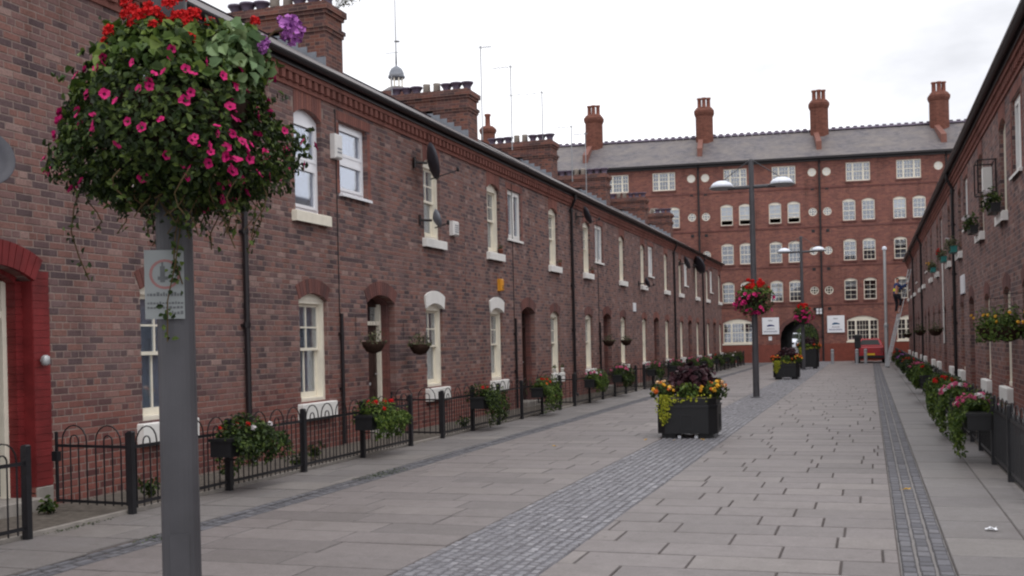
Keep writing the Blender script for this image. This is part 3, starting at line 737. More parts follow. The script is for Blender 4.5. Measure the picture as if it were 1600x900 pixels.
    if pipe is not None:
        p = MB(); y = pipe
        p.tube([(0.175, y, EAVE - 0.03), (0.175, y, 5.75), (0.06, y, 5.5), (0.06, y, 0.12), (0.14, y, 0.03)], 0.042, 8)
        for z in (0.6, 1.9, 3.2, 4.5, 5.4): p.lathe([(0.052, 0), (0.052, 0.07)], 8, (0.06, y, z)); p.box(-0.005, 0.03, y - 0.07, y + 0.07, z + 0.01, z + 0.05)
        p.build('drainpipe', 'pipe_black', root)
    return root

LH = []
ordw = ['with the red painted door surround, nearest the camera', 'with white plastic upper windows beside the flower-ball lamp post', 'with the orange alarm box above its white window arch',
        'third past the red door, beyond the second drainpipe', 'fourth past the red door, with the small white plaque', 'fifth past the red door, behind the octagonal planter', 'at the far end of the long row']
for i in range(7):
    wd = HW if i < 6 else 7.7
    pipe = {0: HW - 0.02, 2: HW - 0.02, 4: HW - 0.02, 5: HW - 0.02}.get(i)
    LH.append(house('L', i, B0 + HW * i, wd, 'brown brick terraced house ' + ordw[i], 'terraced houses of the long row on the left', bricks=i < 2, upvc=i == 1, red=i == 0,
                    white={1: (1,), 2: (0,)}.get(i, ()), lows=[('W', 1.55, 2.45), ('D', 3.62, 4.77), ('W', 6.55, 7.43)] if i == 0 else None, pipe=pipe, arch='dark_arch_brick' if i < 4 else 'red_brick'))
RH = []
BR = 11.9
ordr = ['closest to the camera in the right-hand row', 'with flower boxes on both upper sills, second in the right-hand row', 'third in the right-hand row, past the first black drainpipe', 'fourth in the right-hand row, with the white conduit', 'fifth in the right-hand row, where the ladder leans', 'last in the right-hand row, opposite the brick tenement']
for i in range(6):
    RH.append(house('R', i, BR + HW * i, HW, 'brown brick terraced house ' + ordr[i], 'terraced houses of the right-hand row', pipe={1: 0.05, 3: 0.05, 4: 0.05}.get(i),
                    lows=[('W', 1.1, 1.95), ('D', 4.2, 5.3), ('W', 6.8, 7.65)], ups=[('U', 1.75, 2.6), ('S', 5.0, 6.2), ('U', 6.9, 7.8)]))

# ------------------------------------------------------------------ the brick tenement closing the street
plain('net', (84, 86, 96), 0.9, 0.1, 0.4, 1.3)
TEN = thing('tenement', 'five-storey red brick tenement with slate roof and archway, closing the street', 'building', (-2.0, 71.0, 0), R(-83.9))
S0, S1, TEAVE, TDEP = -20.0, 22.0, 12.72, 9.0
def t_sash(w, h, rise, gx=3, open_=0.0, bl=0.0, cur='net'):
    f = MB(); hw = w / 2; fr = 0.05
    f.box(-0.14, -0.04, -hw, -hw + fr, 0, h); f.box(-0.14, -0.04, hw - fr, hw, 0, h); f.box(-0.14, -0.03, -hw + fr, hw - fr, 0, fr); f.box(-0.14, -0.04, -hw + fr, hw - fr, h - fr, h)
    if rise > 0: f.prism([(-hw, h), (hw, h)] + arc(-hw, hw, h, rise)[1:-1], -0.14, -0.042)
    zm = h * 0.5; a, b = -hw + fr, hw - fr
    f.box(-0.12, -0.045, a, b, zm - 0.025, zm + 0.025)
    kids = []
    lo = fr + open_
    if open_ > 0: f.box(-0.12, -0.06, a, b, lo - 0.02, lo + 0.03)
    for z0, z1, x in ((lo, zm - 0.025, -0.1), (zm + 0.025, h - fr, -0.07)):
        for i in range(1, gx): y = a + (b - a) * i / gx; f.box(x - 0.01, x + 0.012, y - 0.01, y + 0.01, z0, z1)
        z = (z0 + z1) / 2; f.box(x - 0.01, x + 0.0115, a, b, z - 0.01, z + 0.01)
        kids.append(('pane', MB().box(x - 0.006, x - 0.002, a, b, z0, z1).mesh('pane', 'glass'), []))
    if bl > 0: kids.append(('blind', MB().box(-0.2, -0.195, a, b, h * (1 - bl), h).mesh('blind', 'blind'), []))
    if cur: kids.append(('curtain_or_backing', MB().box(-0.3, -0.295, a, b, 0.02 if open_ == 0 else h * 0.45, h).mesh('curtain_or_backing', cur), []))  # in the dark material: a sheet painted as the unlit room, no curtain
    kids.append(('sill', MB().box(-0.06, 0.06, -hw - 0.06, hw + 0.06, -0.1, -0.004).mesh('sill', 'dark_arch_brick'), []))
    return ('window', f.mesh('window', 'cream_paint'), kids)
def t_triple(w, h, rise, gx=(2, 3, 2), cur='net', sillmat='dark_arch_brick'):
    f = MB(); hw = w / 2; fr = 0.055; mu = 0.11
    f.box(-0.14, -0.03, -hw, -hw + fr, 0, h); f.box(-0.14, -0.03, hw - fr, hw, 0, h); f.box(-0.14, -0.025, -hw + fr, hw - fr, 0, fr + 0.02); f.box(-0.14, -0.035, -hw + fr, hw - fr, h - fr, h)
    if rise > 0: f.prism([(-hw, h), (hw, h)] + arc(-hw, hw, h, rise)[1:-1], -0.14, -0.037)
    inner = w - 2 * fr - 2 * mu; ws = [inner * 0.27, inner * 0.46, inner * 0.27]; y = -hw + fr; kids = []
    for k in range(3):
        a, b = y, y + ws[k]
        if k < 2: f.box(-0.14, -0.028, b, b + mu, fr, h - fr)
        zm = h * 0.52; f.box(-0.12, -0.045, a, b, zm - 0.025, zm + 0.025)
        for z0, z1 in ((fr, zm), (zm, h - fr)):
            for i in range(1, gx[k]): q = a + (b - a) * i / gx[k]; f.box(-0.1, -0.06, q - 0.01, q + 0.01, z0, z1)
            z = (z0 + z1) / 2; f.box(-0.1, -0.0605, a, b, z - 0.01, z + 0.01)
        kids.append(('pane', MB().box(-0.09, -0.086, a, b, fr, h - fr).mesh('pane', 'glass'), []))
        y = b + mu
    kids.append(('curtain_or_backing', MB().box(-0.3, -0.295, -hw + fr, hw - fr, 0.02, h).mesh('curtain_or_backing', cur), []))  # dark version is the gloom of the room painted on a sheet
    kids.append(('sill', MB().box(-0.06, 0.06, -hw - 0.07, hw + 0.07, -0.1, -0.004).mesh('sill', sillmat), []))
    return ('window', f.mesh('window', 'cream_paint'), kids)
def t_round(r, solid):
    f = MB(); n = 20
    for k in range(n):
        a0, a1 = 2 * math.pi * k / n, 2 * math.pi * (k + 1) / n
        f.prism([(r * math.cos(a0), r * math.sin(a0)), (r * math.cos(a1), r * math.sin(a1)), ((r - 0.05) * math.cos(a1), (r - 0.05) * math.sin(a1)), ((r - 0.05) * math.cos(a0), (r - 0.05) * math.sin(a0))], -0.1, -0.02)
    for d in (-0.08, 0.08): f.box(-0.08, -0.03, d - 0.015, d + 0.015, -r + 0.05, r - 0.05); f.box(-0.08, -0.0305, -r + 0.05, r - 0.05, d - 0.015, d + 0.015)
    disc = lambda x, m: MB().prism([((r - 0.03) * math.cos(2 * math.pi * k / n), (r - 0.03) * math.sin(2 * math.pi * k / n)) for k in range(n)], x - 0.004, x).mesh('pane', m)
    return ('round_window', f.mesh('round_window', 'cream_paint'), [('pane', disc(-0.05, 'blind' if solid else 'glass'), []), ('curtain_or_backing', disc(-0.2, 'shade_dark'), [])])  # the dark disc stands in for the unlit room behind the pane
TS = {'s': t_sash(0.76, 1.22, 0.13), 's2': t_sash(0.76, 1.22, 0.13, 2, bl=0.35), 'sd': t_sash(0.76, 1.22, 0.13, 2, cur='shade_dark'), 'so': t_sash(0.76, 1.22, 0.13, 2, 0.3, 0.75, None), 'sb': t_sash(0.76, 1.22, 0.13, 3, 0.0, 0.6, 'shade_dark'),
      't': t_triple(1.44, 1.16, 0), 'g': t_triple(1.85, 1.3, 0.25, (2, 4, 2), 'net', 'cream_paint'), 'gd': t_triple(1.85, 1.3, 0.25, (2, 4, 2), 'shade_dark', 'cream_paint'), 'r': t_round(0.26, False), 'rs': t_round(0.26, True)}
tops, tj = [], []
pipes_s = [-15.75, -8.24, -0.75, 6.75, 14.25]
pairs = []
for p in pipes_s: pairs += [(p + 1.75, p + 2.9), (p + 4.75, p + 5.9)]
pairs = [q for q in pairs if q[1] < S1 - 1]
ARCH = Op(-3.35, -0.98, 0.0, 1.45, 1.18, 0.35)
tops.append(ARCH)
for n_, (a, b) in enumerate(pairs):
    for row, z in enumerate((3.81, 6.27, 8.76)):
        for j, yc in enumerate((a, b)):
            tops.append(Op(yc - 0.38, yc + 0.38, z, z + 1.22, 0.13, 0.3))
            k = 's'
            if row == 2 and -7.5 < yc < -1.5: k = 'so'
            elif row == 1 and n_ % 2 == 0 and j == 0: k = 'sd'
            elif row == 0 and -7.5 < yc < -5: k = 'sd'
            else: k = ('s', 'sb', 's', 'sd', 's2', 's', 'sd', 's2')[(n_ * 3 + row * 5 + j * 7) % 8]
            tj.append((k, yc, z))
    yc = (a + b) / 2; tops.append(Op(yc - 0.72, yc + 0.72, 11.2, 12.36, 0, 0.3)); tj.append(('t', yc, 11.2))
for yc in (-13.45, -10.45, -5.95, 1.65, 4.62, 9.1, 12.1, 16.6):
    tops.append(Op(yc - 0.925, yc + 0.925, 1.24, 2.54, 0.25, 0.3)); tj.append(('gd' if yc == -5.95 else 'g', yc, 1.24))
for p in pipes_s:
    for d in (-0.44, 0.44):
        for z in (4.45, 6.94, 9.39, 11.88): tops.append(Round(p + d, z, 0.26, 0.2)); tj.append(('rs' if z > 11 else 'r', p + d, z))
m = MB(); wall_mesh(m, S0, S1, 1.14, TEAVE, [o for o in tops if o is not ARCH])
# the arch crosses the plinth line: its piece of wall is cut separately
m = MB(); wall_mesh(m, S0, S1, -0.05, TEAVE, tops)
for a, b, z in ((S0, -2.25, -0.05), (0.12, S1, -0.05), (-2.25, 0.12, 2.63)): m.add([(-TDEP, a, z), (-TDEP, b, z), (-TDEP, b, TEAVE), (-TDEP, a, TEAVE)], [(3, 2, 1, 0)])
for y in (S0, S1): m.add([(0, y, -0.05), (-TDEP, y, -0.05), (-TDEP, y, TEAVE), (-TDEP / 2, y, 15.2), (0, y, TEAVE)], [(0, 1, 2, 3, 4)])
wt = m.build('wall', 'tenement_brick', TEN)
for z in (3.5, 5.95, 8.4, 10.85):     # thin string courses
    MB().box(-0.02, 0.03, S0, S1, z, z + 0.08).build('string_course', 'dark_arch_brick', TEN)
pl = MB()
for a, b in ((S0, -3.36), (-0.97, S1)): pl.box(-0.02, 0.05, a, b, -0.05, 1.1)
pl.build('plinth', 'glazed_plinth', TEN)
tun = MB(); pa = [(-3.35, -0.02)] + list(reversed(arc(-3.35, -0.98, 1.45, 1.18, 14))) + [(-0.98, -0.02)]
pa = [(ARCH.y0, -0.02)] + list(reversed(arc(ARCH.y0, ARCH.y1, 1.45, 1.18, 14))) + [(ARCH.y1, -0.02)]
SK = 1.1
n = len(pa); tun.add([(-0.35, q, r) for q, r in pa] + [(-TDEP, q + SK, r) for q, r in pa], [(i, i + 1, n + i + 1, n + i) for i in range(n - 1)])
tun.build('passage', 'shade_dark', TEN)  # gloom of the tunnel is put into its lining colour
vm = MB(); voussoirs(ARCH.y0, ARCH.y1, 1.45, 1.175, 0.24, -0.1, 0.03, vm, 26); vm.build('arch_ring', 'dark_arch_brick', TEN)
for k, yc, z in tj: place(TS[k], TEN, (0, yc, z))
for p in pipes_s:
    d = MB(); d.tube([(0.22, p, TEAVE + 0.02), (0.1, p, TEAVE - 0.35), (0.1, p, 0.03)], 0.06, 8)
    for z in (1.5, 4, 6.5, 9, 11.4): d.lathe([(0.075, 0), (0.075, 0.1)], 8, (0.1, p, z))
    d.build('drainpipe', 'pipe_black', TEN)
    for e in (-0.44, 0.44):
        for z in (3.2, 5.7, 8.1, 10.75): MB().box(-0.01, 0.02, p + e - 0.1, p + e + 0.1, z, z + 0.18).build('air_vent', 'pipe_black', TEN)
rf = MB(); rdg = 15.25
for x0, z0, x1, z1 in ((0.3, TEAVE + 0.05, -TDEP / 2, rdg), (-TDEP / 2, rdg, -TDEP - 0.3, TEAVE + 0.05)):
    rf.add([(x0, S0, z0), (x1, S0, z1), (x1, S1, z1), (x0, S1, z0), (x0, S0, z0 - 0.08), (x1, S0, z1 - 0.08), (x1, S1, z1 - 0.08), (x0, S1, z0 - 0.08)], [(3, 2, 1, 0), (4, 5, 6, 7), (0, 4, 7, 3)])
troof = rf.build('roof', 'slate', TEN)
g = MB().box(0.02, 0.1, S0, S1, TEAVE - 0.16, TEAVE); g.box(0.1, 0.36, S0, S1, TEAVE - 0.02, TEAVE + 0.1); g.build('gutter', 'pipe_black', TEN)
rm = MB().prism([(-0.06, 0.17), (0.06, 0.05), (0.06, -0.05), (-0.06, -0.17)], -0.22, 0.22, 1); rm.box(-0.03, 0.03, -0.12, 0.12, 0.06, 0.15)
rm = rm.mesh('ridge_tile', 'blue_brick_pot'); y = -19.7
while y < 12: put('ridge_tile', rm, troof, (-TDEP / 2, y, rdg + 0.06)); y += 0.46
fc = MB(); fc.lathe([(0.62, 0), (0.62, 2.4), (0.66, 2.45), (0.72, 2.6), (0.72, 2.75), (0.56, 2.95), (0.5, 3.0)], 8, a0=R(22.5)); fc = fc.mesh('chimney', 'flue_brick')
for p in pipes_s[:4]:
    c = put('chimney', fc, TEN, (-TDEP / 2 + 0.5, p + 0.35, 14.2))
    for dy in (-0.3, 0.0, 0.3): put('chimney_pot', POT[2], c, (0.12 * (dy == 0), dy, 2.98))
    k = MB(); k.add([(-1.0, -0.16, 13.98), (-3.4, -0.16, 14.98), (-3.4, 0.16, 14.98), (-1.0, 0.16, 13.98), (-1.0, -0.16, 13.3), (-3.4, -0.16, 14.5), (-3.4, 0.16, 14.5), (-1.0, 0.16, 13.3)], [(0, 1, 2, 3), (0, 3, 7, 4), (0, 4, 5, 1), (3, 2, 6, 7)])
    k.build('tiled_upstand', 'terracotta_kerb', TEN, (0, p + 0.1, 0))

def tpos(x, y, z):
    v = Matrix.Rotation(R(-83.9), 4, 'Z') @ Vector((x, y, z)); return (v.x - 2.0, v.y + 71.0, v.z)
# notice boards, lantern and paper notice on the tenement wall
def board(y0, z0, label, emblem):
    r = thing('notice_board', label, 'sign', tpos(0.02, y0, z0), R(-83.9))
    MB().chamf((0, -0.52, -0.53), (0.05, 0.52, 0.53), 0, 0.01).build('panel', 'sign_white', r)
    MB().prism([(-0.24, -0.03), (-0.2, 0.05), (-0.08, 0.1), (0.06, 0.09), (0.18, 0.05), (0.26, 0.0), (0.2, -0.02), (0.05, -0.01), (-0.12, -0.03)], 0.049, 0.056).build('emblem', emblem, r)
    random.seed(int(y0 * 100) % 97)
    for z, h, w, mat in ((0.3, 0.11, 0.3, 'sign_grey_text'), (-0.22, 0.1, 0.46, 'sign_grey_text'), (-0.39, 0.11, 0.84, 'sign_blue')):
        t = MB(); y = -w / 2
        while y < w / 2 - 0.03:      # lettering, too small in the photograph to make out
            e = random.choice((0.6, 0.7, 1.0)); b = random.uniform(0.03, 0.05); t.box(0.049, 0.054, y, y + 0.013, z, z + h * e); t.box(0.049, 0.054, y + b - 0.012, y + b, z, z + h * 0.62); t.box(0.049, 0.0535, y, y + b, z + h * 0.5, z + h * 0.62)
            y += b + 0.018
        t.build('lettering', mat, r, kind='stuff')
board(-3.93, 2.29, 'square white board with blue swoosh emblem beside the archway, nearer the lamp posts', 'sign_blue')
board(0.04, 2.31, 'square white board with teal swoosh emblem between the black drainpipe and the arched window', 'sign_teal')
r = thing('paper_notice', 'small white notice on the wall under the blue-emblem board', 'notice', tpos(0.01, -3.97, 1.5), R(-83.9))
MB().box(0, 0.015, -0.1, 0.1, -0.12, 0.12).build('sheet', 'sign_white', r); MB().box(0.0149, 0.017, -0.06, 0.06, 0.02, 0.05).build('print', 'sign_grey_text', r)
r = thing('wall_lantern', 'square wall lantern above the right side of the archway', 'lamp', tpos(0, -0.96, 3.15), R(-83.9))
MB().box(0.02, 0.22, -0.17, 0.17, -0.18, 0.18).build('lamp_box', 'sign_white', r)
b = MB(); b.box(0, 0.24, -0.19, 0.19, 0.18, 0.22); b.box(0.0, 0.24, -0.02, 0.02, -0.19, 0.18); b.box(0.0, 0.235, -0.19, -0.17, -0.19, 0.18); b.box(0, 0.235, 0.17, 0.19, -0.19, 0.18); b.box(0.221, 0.24, -0.17, 0.17, -0.01, 0.01); b.build('bracket', 'black_paint', r)

# the yard seen through the archway
sheet('rear_yard', -40, 30, 80.0, 175, -0.012, 'tarmac')
MB().box(-50, 40, 168, 168.4, -0.05, 6.5).build('yard_wall', 'shade_dark', kind='structure')  # near-black wall colour stands in for the shade of the yard

# ------------------------------------------------------------------ foliage helpers
def leaf_mesh(name, pts, mat, size, aspect=0.55, seed=1, up_bias=0.3, tint=None):
    """pts: (pos, outward dir). One folded leaf each"""
    rnd = random.Random(seed); V = []; F = []; T = []
    for p, d in pts:
        p = Vector(p); d = Vector(d)
        if d.length < 1e-5: d = Vector((0, 0, 1))
        d = (d.normalized() + Vector((rnd.gauss(0, 0.55), rnd.gauss(0, 0.55), rnd.gauss(up_bias, 0.5)))).normalized()
        t = d.cross(Vector((rnd.gauss(0, 1), rnd.gauss(0, 1), rnd.gauss(0, 1))))
        if t.length < 1e-4: continue
        t.normalize(); b = d.cross(t); l = size * rnd.uniform(0.6, 1.3); w = l * aspect; o = len(V); n = d * (w * 0.35)
        V += [p - t * l / 2, p - t * l * 0.1 + b * w / 2 + n, p + t * l * 0.28 + b * w * 0.36 + n * 0.8, p + t * l / 2, p + t * l * 0.28 - b * w * 0.36 + n * 0.8, p - t * l * 0.1 - b * w / 2 + n]
        F += [(o, o + 1, o + 2, o + 3), (o, o + 3, o + 4, o + 5)]; k = rnd.random() if tint is None else tint(p, rnd); T += [k, k]
    m = MB(); m.v = [tuple(v) for v in V]; m.f = F; m.t = T
    return m.mesh(name, mat)
def blob_pts(n, c, r, seed, shell=0.55, flat_bottom=None, lump=0.18):
    rnd = random.Random(seed); out = []; lobes = [(Vector((rnd.gauss(0, 1), rnd.gauss(0, 1), rnd.gauss(0, 1))).normalized(), rnd.uniform(-lump, lump)) for _ in range(14)]
    while len(out) < n:
        d = Vector((rnd.gauss(0, 1), rnd.gauss(0, 1), rnd.gauss(0, 1))).normalized()
        k = 1 + sum(a * max(0, d.dot(l)) ** 6 for l, a in lobes)
        q = rnd.uniform(shell, 1) * k
        p = Vector((c[0] + d.x * r[0] * q, c[1] + d.y * r[1] * q, c[2] + d.z * r[2] * q))
        if flat_bottom is not None and p.z < flat_bottom: continue
        out.append((p, d))
    return out
def petunia(mat, r=0.032):
    m = MB(); vs = [(0, 0, -0.012)]; n = 15; fs = []; ts = []
    for k in range(n):
        a = 2 * math.pi * k / n; q = r * (1.0 if k % 3 else 0.84); vs.append((q * math.cos(a), q * math.sin(a), 0.004 + 0.003 * math.sin(5 * a)))
    for k in range(n):
        a = 2 * math.pi * k / n; vs.append((r * 0.3 * math.cos(a), r * 0.3 * math.sin(a), -0.004))
    m.v = vs
    for k in range(n):
        m.f.append((0, 1 + n + k, 1 + n + (k + 1) % n)); m.t.append(0.0)
        m.f.append((1 + n + k, 1 + k, 1 + (k + 1) % n, 1 + n + (k + 1) % n)); m.t.append(0.8)
    return m.mesh('flower', mat)
def ruffled(mat, r=0.045, seed=3, n=26):
    rnd = random.Random(seed); m = MB()
    for k in range(n):
        d = Vector((rnd.gauss(0, 1), rnd.gauss(0, 1), abs(rnd.gauss(0.3, 0.8)))).normalized(); t = d.cross(Vector((rnd.random(), rnd.random(), rnd.random()))).normalized(); b = d.cross(t)
        c = d * r * rnd.uniform(0.3, 0.75); s_ = r * rnd.uniform(0.45, 0.75)
        m.add([c - t * s_ * 0.6, c + b * s_ * 0.6 + d * s_ * 0.2, c + t * s_ * 0.6 + d * s_ * 0.3, c - b * s_ * 0.6 + d * s_ * 0.2], [(0, 1, 2, 3)], rnd.random())
    return m.mesh('flower', mat)
def ruffle_ball(mat, r=0.05, seed=3):
    rnd = random.Random(seed); m = MB()
    for k in range(110):
        d = Vector((rnd.gauss(0, 1), rnd.gauss(0, 1), rnd.gauss(0.5, 0.8))).normalized(); t = d.cross(Vector((rnd.gauss(0, 1), rnd.gauss(0, 1), rnd.gauss(0, 1)))).normalized(); b = d.cross(t)
        c = d * r * rnd.uniform(0.45, 0.9); s_ = r * rnd.uniform(0.28, 0.45)
        m.add([c - t * s_ * 0.6 - d * s_ * 0.4, c + b * s_ * 0.5, c + t * s_ * 0.6 + d * s_ * 0.5, c - b * s_ * 0.5 + d * s_ * 0.6], [(0, 1, 2, 3)], rnd.random())
    return m.mesh('flower', mat)
FL = {k: petunia('petal_' + k) for k in ('magenta', 'pink')}
FL.update({k + '_head': ruffled('petal_' + k, 0.05, i) for i, k in enumerate(('red', 'pink', 'purple', 'yellow', 'orange', 'peach', 'white', 'magenta'))})
FL['purple_head'] = ruffle_ball('petal_purple', 0.05)
for k in ('red', 'pink', 'white', 'magenta'): FL[k + '_head'] = ruffle_ball('petal_' + k, 0.046, 5)
def flower(key, parent, p, d, s=1.0):
    o = put('flower', FL[key], parent, p); o.rotation_mode = 'QUATERNION'; o.rotation_quaternion = Vector(d).normalized().to_track_quat('Z', 'Y'); o.scale = (s, s, s); return o

# ------------------------------------------------------------------ bow-top railings and gates
def hoop_mesh(w, ztop, name):
    m = MB(); r = w / 2; pts = [(0, -r, 0.05), (0, -r, ztop - r)] + [(0, -r * math.cos(a), ztop - r + r * math.sin(a)) for a in [math.pi * k / 8 for k in range(1, 8)]] + [(0, r, ztop - r), (0, r, 0.05)]
    return m.tube(pts, 0.0075, 4, False).mesh(name, 'black_paint')
HOOP_O, HOOP_I = hoop_mesh(0.33, 0.85, 'hoop'), hoop_mesh(0.11, 0.75, 'hoop')
POST = MB().chamf((-0.03, -0.03, -0.05), (0.03, 0.03, 0.82), 2, 0.012).mesh('post', 'black_paint')
def bays(parent, y0, y1, foot=True):
    n = max(1, int(round((y1 - y0) / 0.44))); st = (y1 - y0) / n
    for k in range(n):
        y = y0 + (k + 0.5) * st
        put('hoop', HOOP_O, parent, (0, y, 0)); put('hoop', HOOP_I, parent, (0, y, 0))
    for z, nm in ((0.66, 'top_rail'), (0.1, 'bottom_rail')):
        MB().box(-0.006, 0.006, y0, y1, z - 0.016, z + 0.016).build(nm, 'black_paint', parent)
def railing(x, y0, y1, label, group, step=1.63):
    r = thing('railing', label, 'railing', (x, y0, 0), 0, group); L = y1 - y0; n = max(1, int(round(L / step)))
    for k in range(n + 1): put('post', POST, r, (0, L * k / n, 0))
    for k in range(n): bays(r, L * k / n + 0.04, L * (k + 1) / n - 0.04)
    return r
def gate(x, y, w, rotz, label, group):
    r = thing('gate', label, 'gate', (x, y, 0), rotz, group)
    for yy in (0.03, w - 0.03): MB().box(-0.012, 0.012, yy - 0.012, yy + 0.012, 0.08, 0.8).build('stile', 'black_paint', r)
    n = 2; st = (w - 0.1) / n
    for k in range(n): put('hoop', HOOP_O, r, (0, 0.05 + (k + 0.5) * st, 0.02)); put('hoop', HOOP_I, r, (0, 0.05 + (k + 0.5) * st, 0.02))
    for z, nm in ((0.66, 'top_rail'), (0.1, 'bottom_rail')): MB().box(-0.006, 0.006, 0.03, w - 0.03, z - 0.014, z + 0.014).build(nm, 'black_paint', r)
    MB().box(-0.03, 0.03, w - 0.06, w + 0.01, 0.5, 0.6).build('latch', 'black_paint', r)
    return r
XF, XG = -6.95, 1.4
gl = [(7.62, 9.03)] + [(B0 + HW * i + 2.71, B0 + HW * i + 4.07) for i in range(1, 7)]
lab_l = ['beside the near lamp post, below the red door', 'from the open gate of the red door to the next gate', 'below the white painted window arches', 'across the third house front', 'across the fourth house front, with pink flower troughs', 'across the fifth house front, behind the octagonal planter', 'across the sixth house front', 'at the far end of the long row']
edges = [5.2] + [v for g_ in gl for v in g_] + [64.4]
for k in range(0, len(edges), 2): railing(XF, edges[k], edges[k + 1], 'black bow-top metal railing ' + lab_l[k // 2], 'bow-top railings of the long row')
gname = ['with a latch, standing open beside the red door', 'standing open between two flower troughs in front of the brown door', 'standing open under the orange alarm box', 'third beyond the red door, standing open', 'fourth beyond the red door, standing open', 'fifth beyond the red door, standing open', 'last of the long row, standing open']
for (a, b), nm in zip(gl, gname): gate(XF - 0.02, b, 1.0, R(84), 'black bow-top metal gate ' + nm, 'garden gates of the long row')
gr = [(BR + HW * i + 4.0, BR + HW * i + 5.3) for i in range(0, 6)]
edges = [11.0] + [v for g_ in gr for v in g_] + [64.4]
lab_r = ['nearest the camera on the right-hand side', 'below the nearest hanging baskets of the right-hand row', 'second past the hanging baskets in the right-hand row', 'third past the hanging baskets in the right-hand row', 'fourth past the hanging baskets in the right-hand row', 'near the foot of the ladder', 'at the far end of the right-hand row']
for k in range(0, len(edges), 2): railing(XG, edges[k], edges[k + 1], 'black bow-top metal railing ' + lab_r[k // 2], 'bow-top railings of the right-hand row')
for i, (a, b) in enumerate(gr): gate(XG, a + 0.03, b - a - 0.06, 0, 'closed black bow-top gate ' + ['nearest the camera', 'second from the camera', 'third from the camera', 'fourth from the camera', 'fifth from the camera', 'farthest from the camera'][i] + ' in the right-hand row', 'garden gates of the right-hand row')

# ------------------------------------------------------------------ flower troughs on the railings
def trough(x, y, side, label, cols, seed, leafm='leaf_bright', n=700, L=0.95, trail=0.25, full=1.0, group='flower troughs on the left railings'):
    rnd = random.Random(seed); r = thing('flower_trough', label, 'planter', (x, y, 0), 0, group); s_ = side; hx = 0.13
    m = MB(); m.box(-hx, hx, -L / 2, L / 2, 0.42, 0.62); m.box(-hx - 0.015, hx + 0.015, -L / 2 - 0.015, L / 2 + 0.015, 0.59, 0.625)
    m.build('box', 'black_plastic', r)
    b = MB()
    for yy in (-L / 3, L / 3): b.tube([(-0.14 * s_, yy, 0.66), (-0.1 * s_, yy, 0.38), (0.1 * s_, yy, 0.38)], 0.01, 5)
    b.build('bracket', 'black_paint', r)
    pts = []
    for k in range(n):
        yy = rnd.triangular(-L / 2, L * 0.75, L * 0.3); a = rnd.uniform(-0.3, math.pi + 0.3); q = rnd.uniform(0.4, 1.12) * full * (0.75 + 0.35 * math.sin(yy * 7 + seed))
        pts.append(((math.cos(a) * 0.26 * q, yy * 1.05 + rnd.gauss(0, 0.03), 0.58 + math.sin(a) * 0.25 * q), (math.cos(a), 0, math.sin(a))))
    for k in range(int(n * 0.7)):
        yy = rnd.uniform(-L * 0.48, L * 0.78); t = rnd.random() ** 1.2; xx = s_ * (0.13 + 0.1 * math.sin(t * 3) + rnd.uniform(-0.04, 0.06))
        pts.append(((xx, yy, 0.62 - t * trail * (0.5 + 0.5 * math.sin(yy * 9 + seed * 2) ** 2) * 1.6), (s_, 0, 0)))
    put('foliage', leaf_mesh('foliage', pts, leafm, 0.052, 0.6, seed), r, kind='stuff')
    for key, cnt in cols:
        for k in range(int(cnt * (1.1 if side > 0 else 1.8))):
            a = rnd.uniform(0.5, 2.6); yy = rnd.triangular(-L * 0.45, L * 0.65, 0.0)
            p = (math.cos(a) * 0.24 * full, yy, 0.57 + math.sin(a) * 0.24 * full * rnd.uniform(0.85, 1.02))
            flower(key, r, p, (math.cos(a) + rnd.gauss(0, 0.2), rnd.gauss(0, 0.4) - 0.3, math.sin(a)), rnd.uniform(0.5, 0.85))
    return r
tl = [(10.75, [('red_head', 5), ('white_head', 4)], 'leaf', 'with red and white flowers, first past the near lamp post'),
      (14.3, [('red_head', 9)], 'leaf_bright', 'with red geraniums, just before the second open gate'),
      (18.95, [('red_head', 3)], 'leaf', 'with dusty trailing leaves, just after the second open gate'),
      (22.7, [('red_head', 4), ('orange_head', 3)], 'leaf_bright', 'with orange-red flowers, below the doorway with the orange alarm box nearby'),
      (27.3, [('pink_head', 6), ('white_head', 3)], 'leaf_bright', 'with pale pink flowers, past the third open gate'),
      (30.5, [('pink_head', 14)], 'leaf', 'topped with a dense pink cushion, below the second drainpipe'),
      (35.5, [('pink_head', 12)], 'leaf', 'with a pink cushion of flowers, left of the octagonal planter'),
      (39.7, [('pink_head', 10)], 'leaf', 'with pink flowers, just above the octagonal planter in view'),
      (43.7, [('pink_head', 10)], 'leaf', 'with pink flowers, two before the row of dark green troughs'), (47.4, [('pink_head', 8)], 'leaf_bright', 'with pink flowers, the last pink one'),
      (51.4, [('red_head', 4)], 'leaf', 'dark green with a few red flowers, far along'), (55.4, [('white_head', 5)], 'leaf', 'dark green with white flowers, far along'), (59.3, [('white_head', 3)], 'leaf', 'dark green, farthest along the long row')]
for i, (y, cols, lm, nm) in enumerate(tl): trough(XF + 0.17, y, 1, 'black railing trough ' + nm, cols, 20 + i, lm, 1300 if i < 6 else 700, 0.85, 0.34 if i in (2, 3) else 0.22, 1.0 if i < 5 else 1.25)
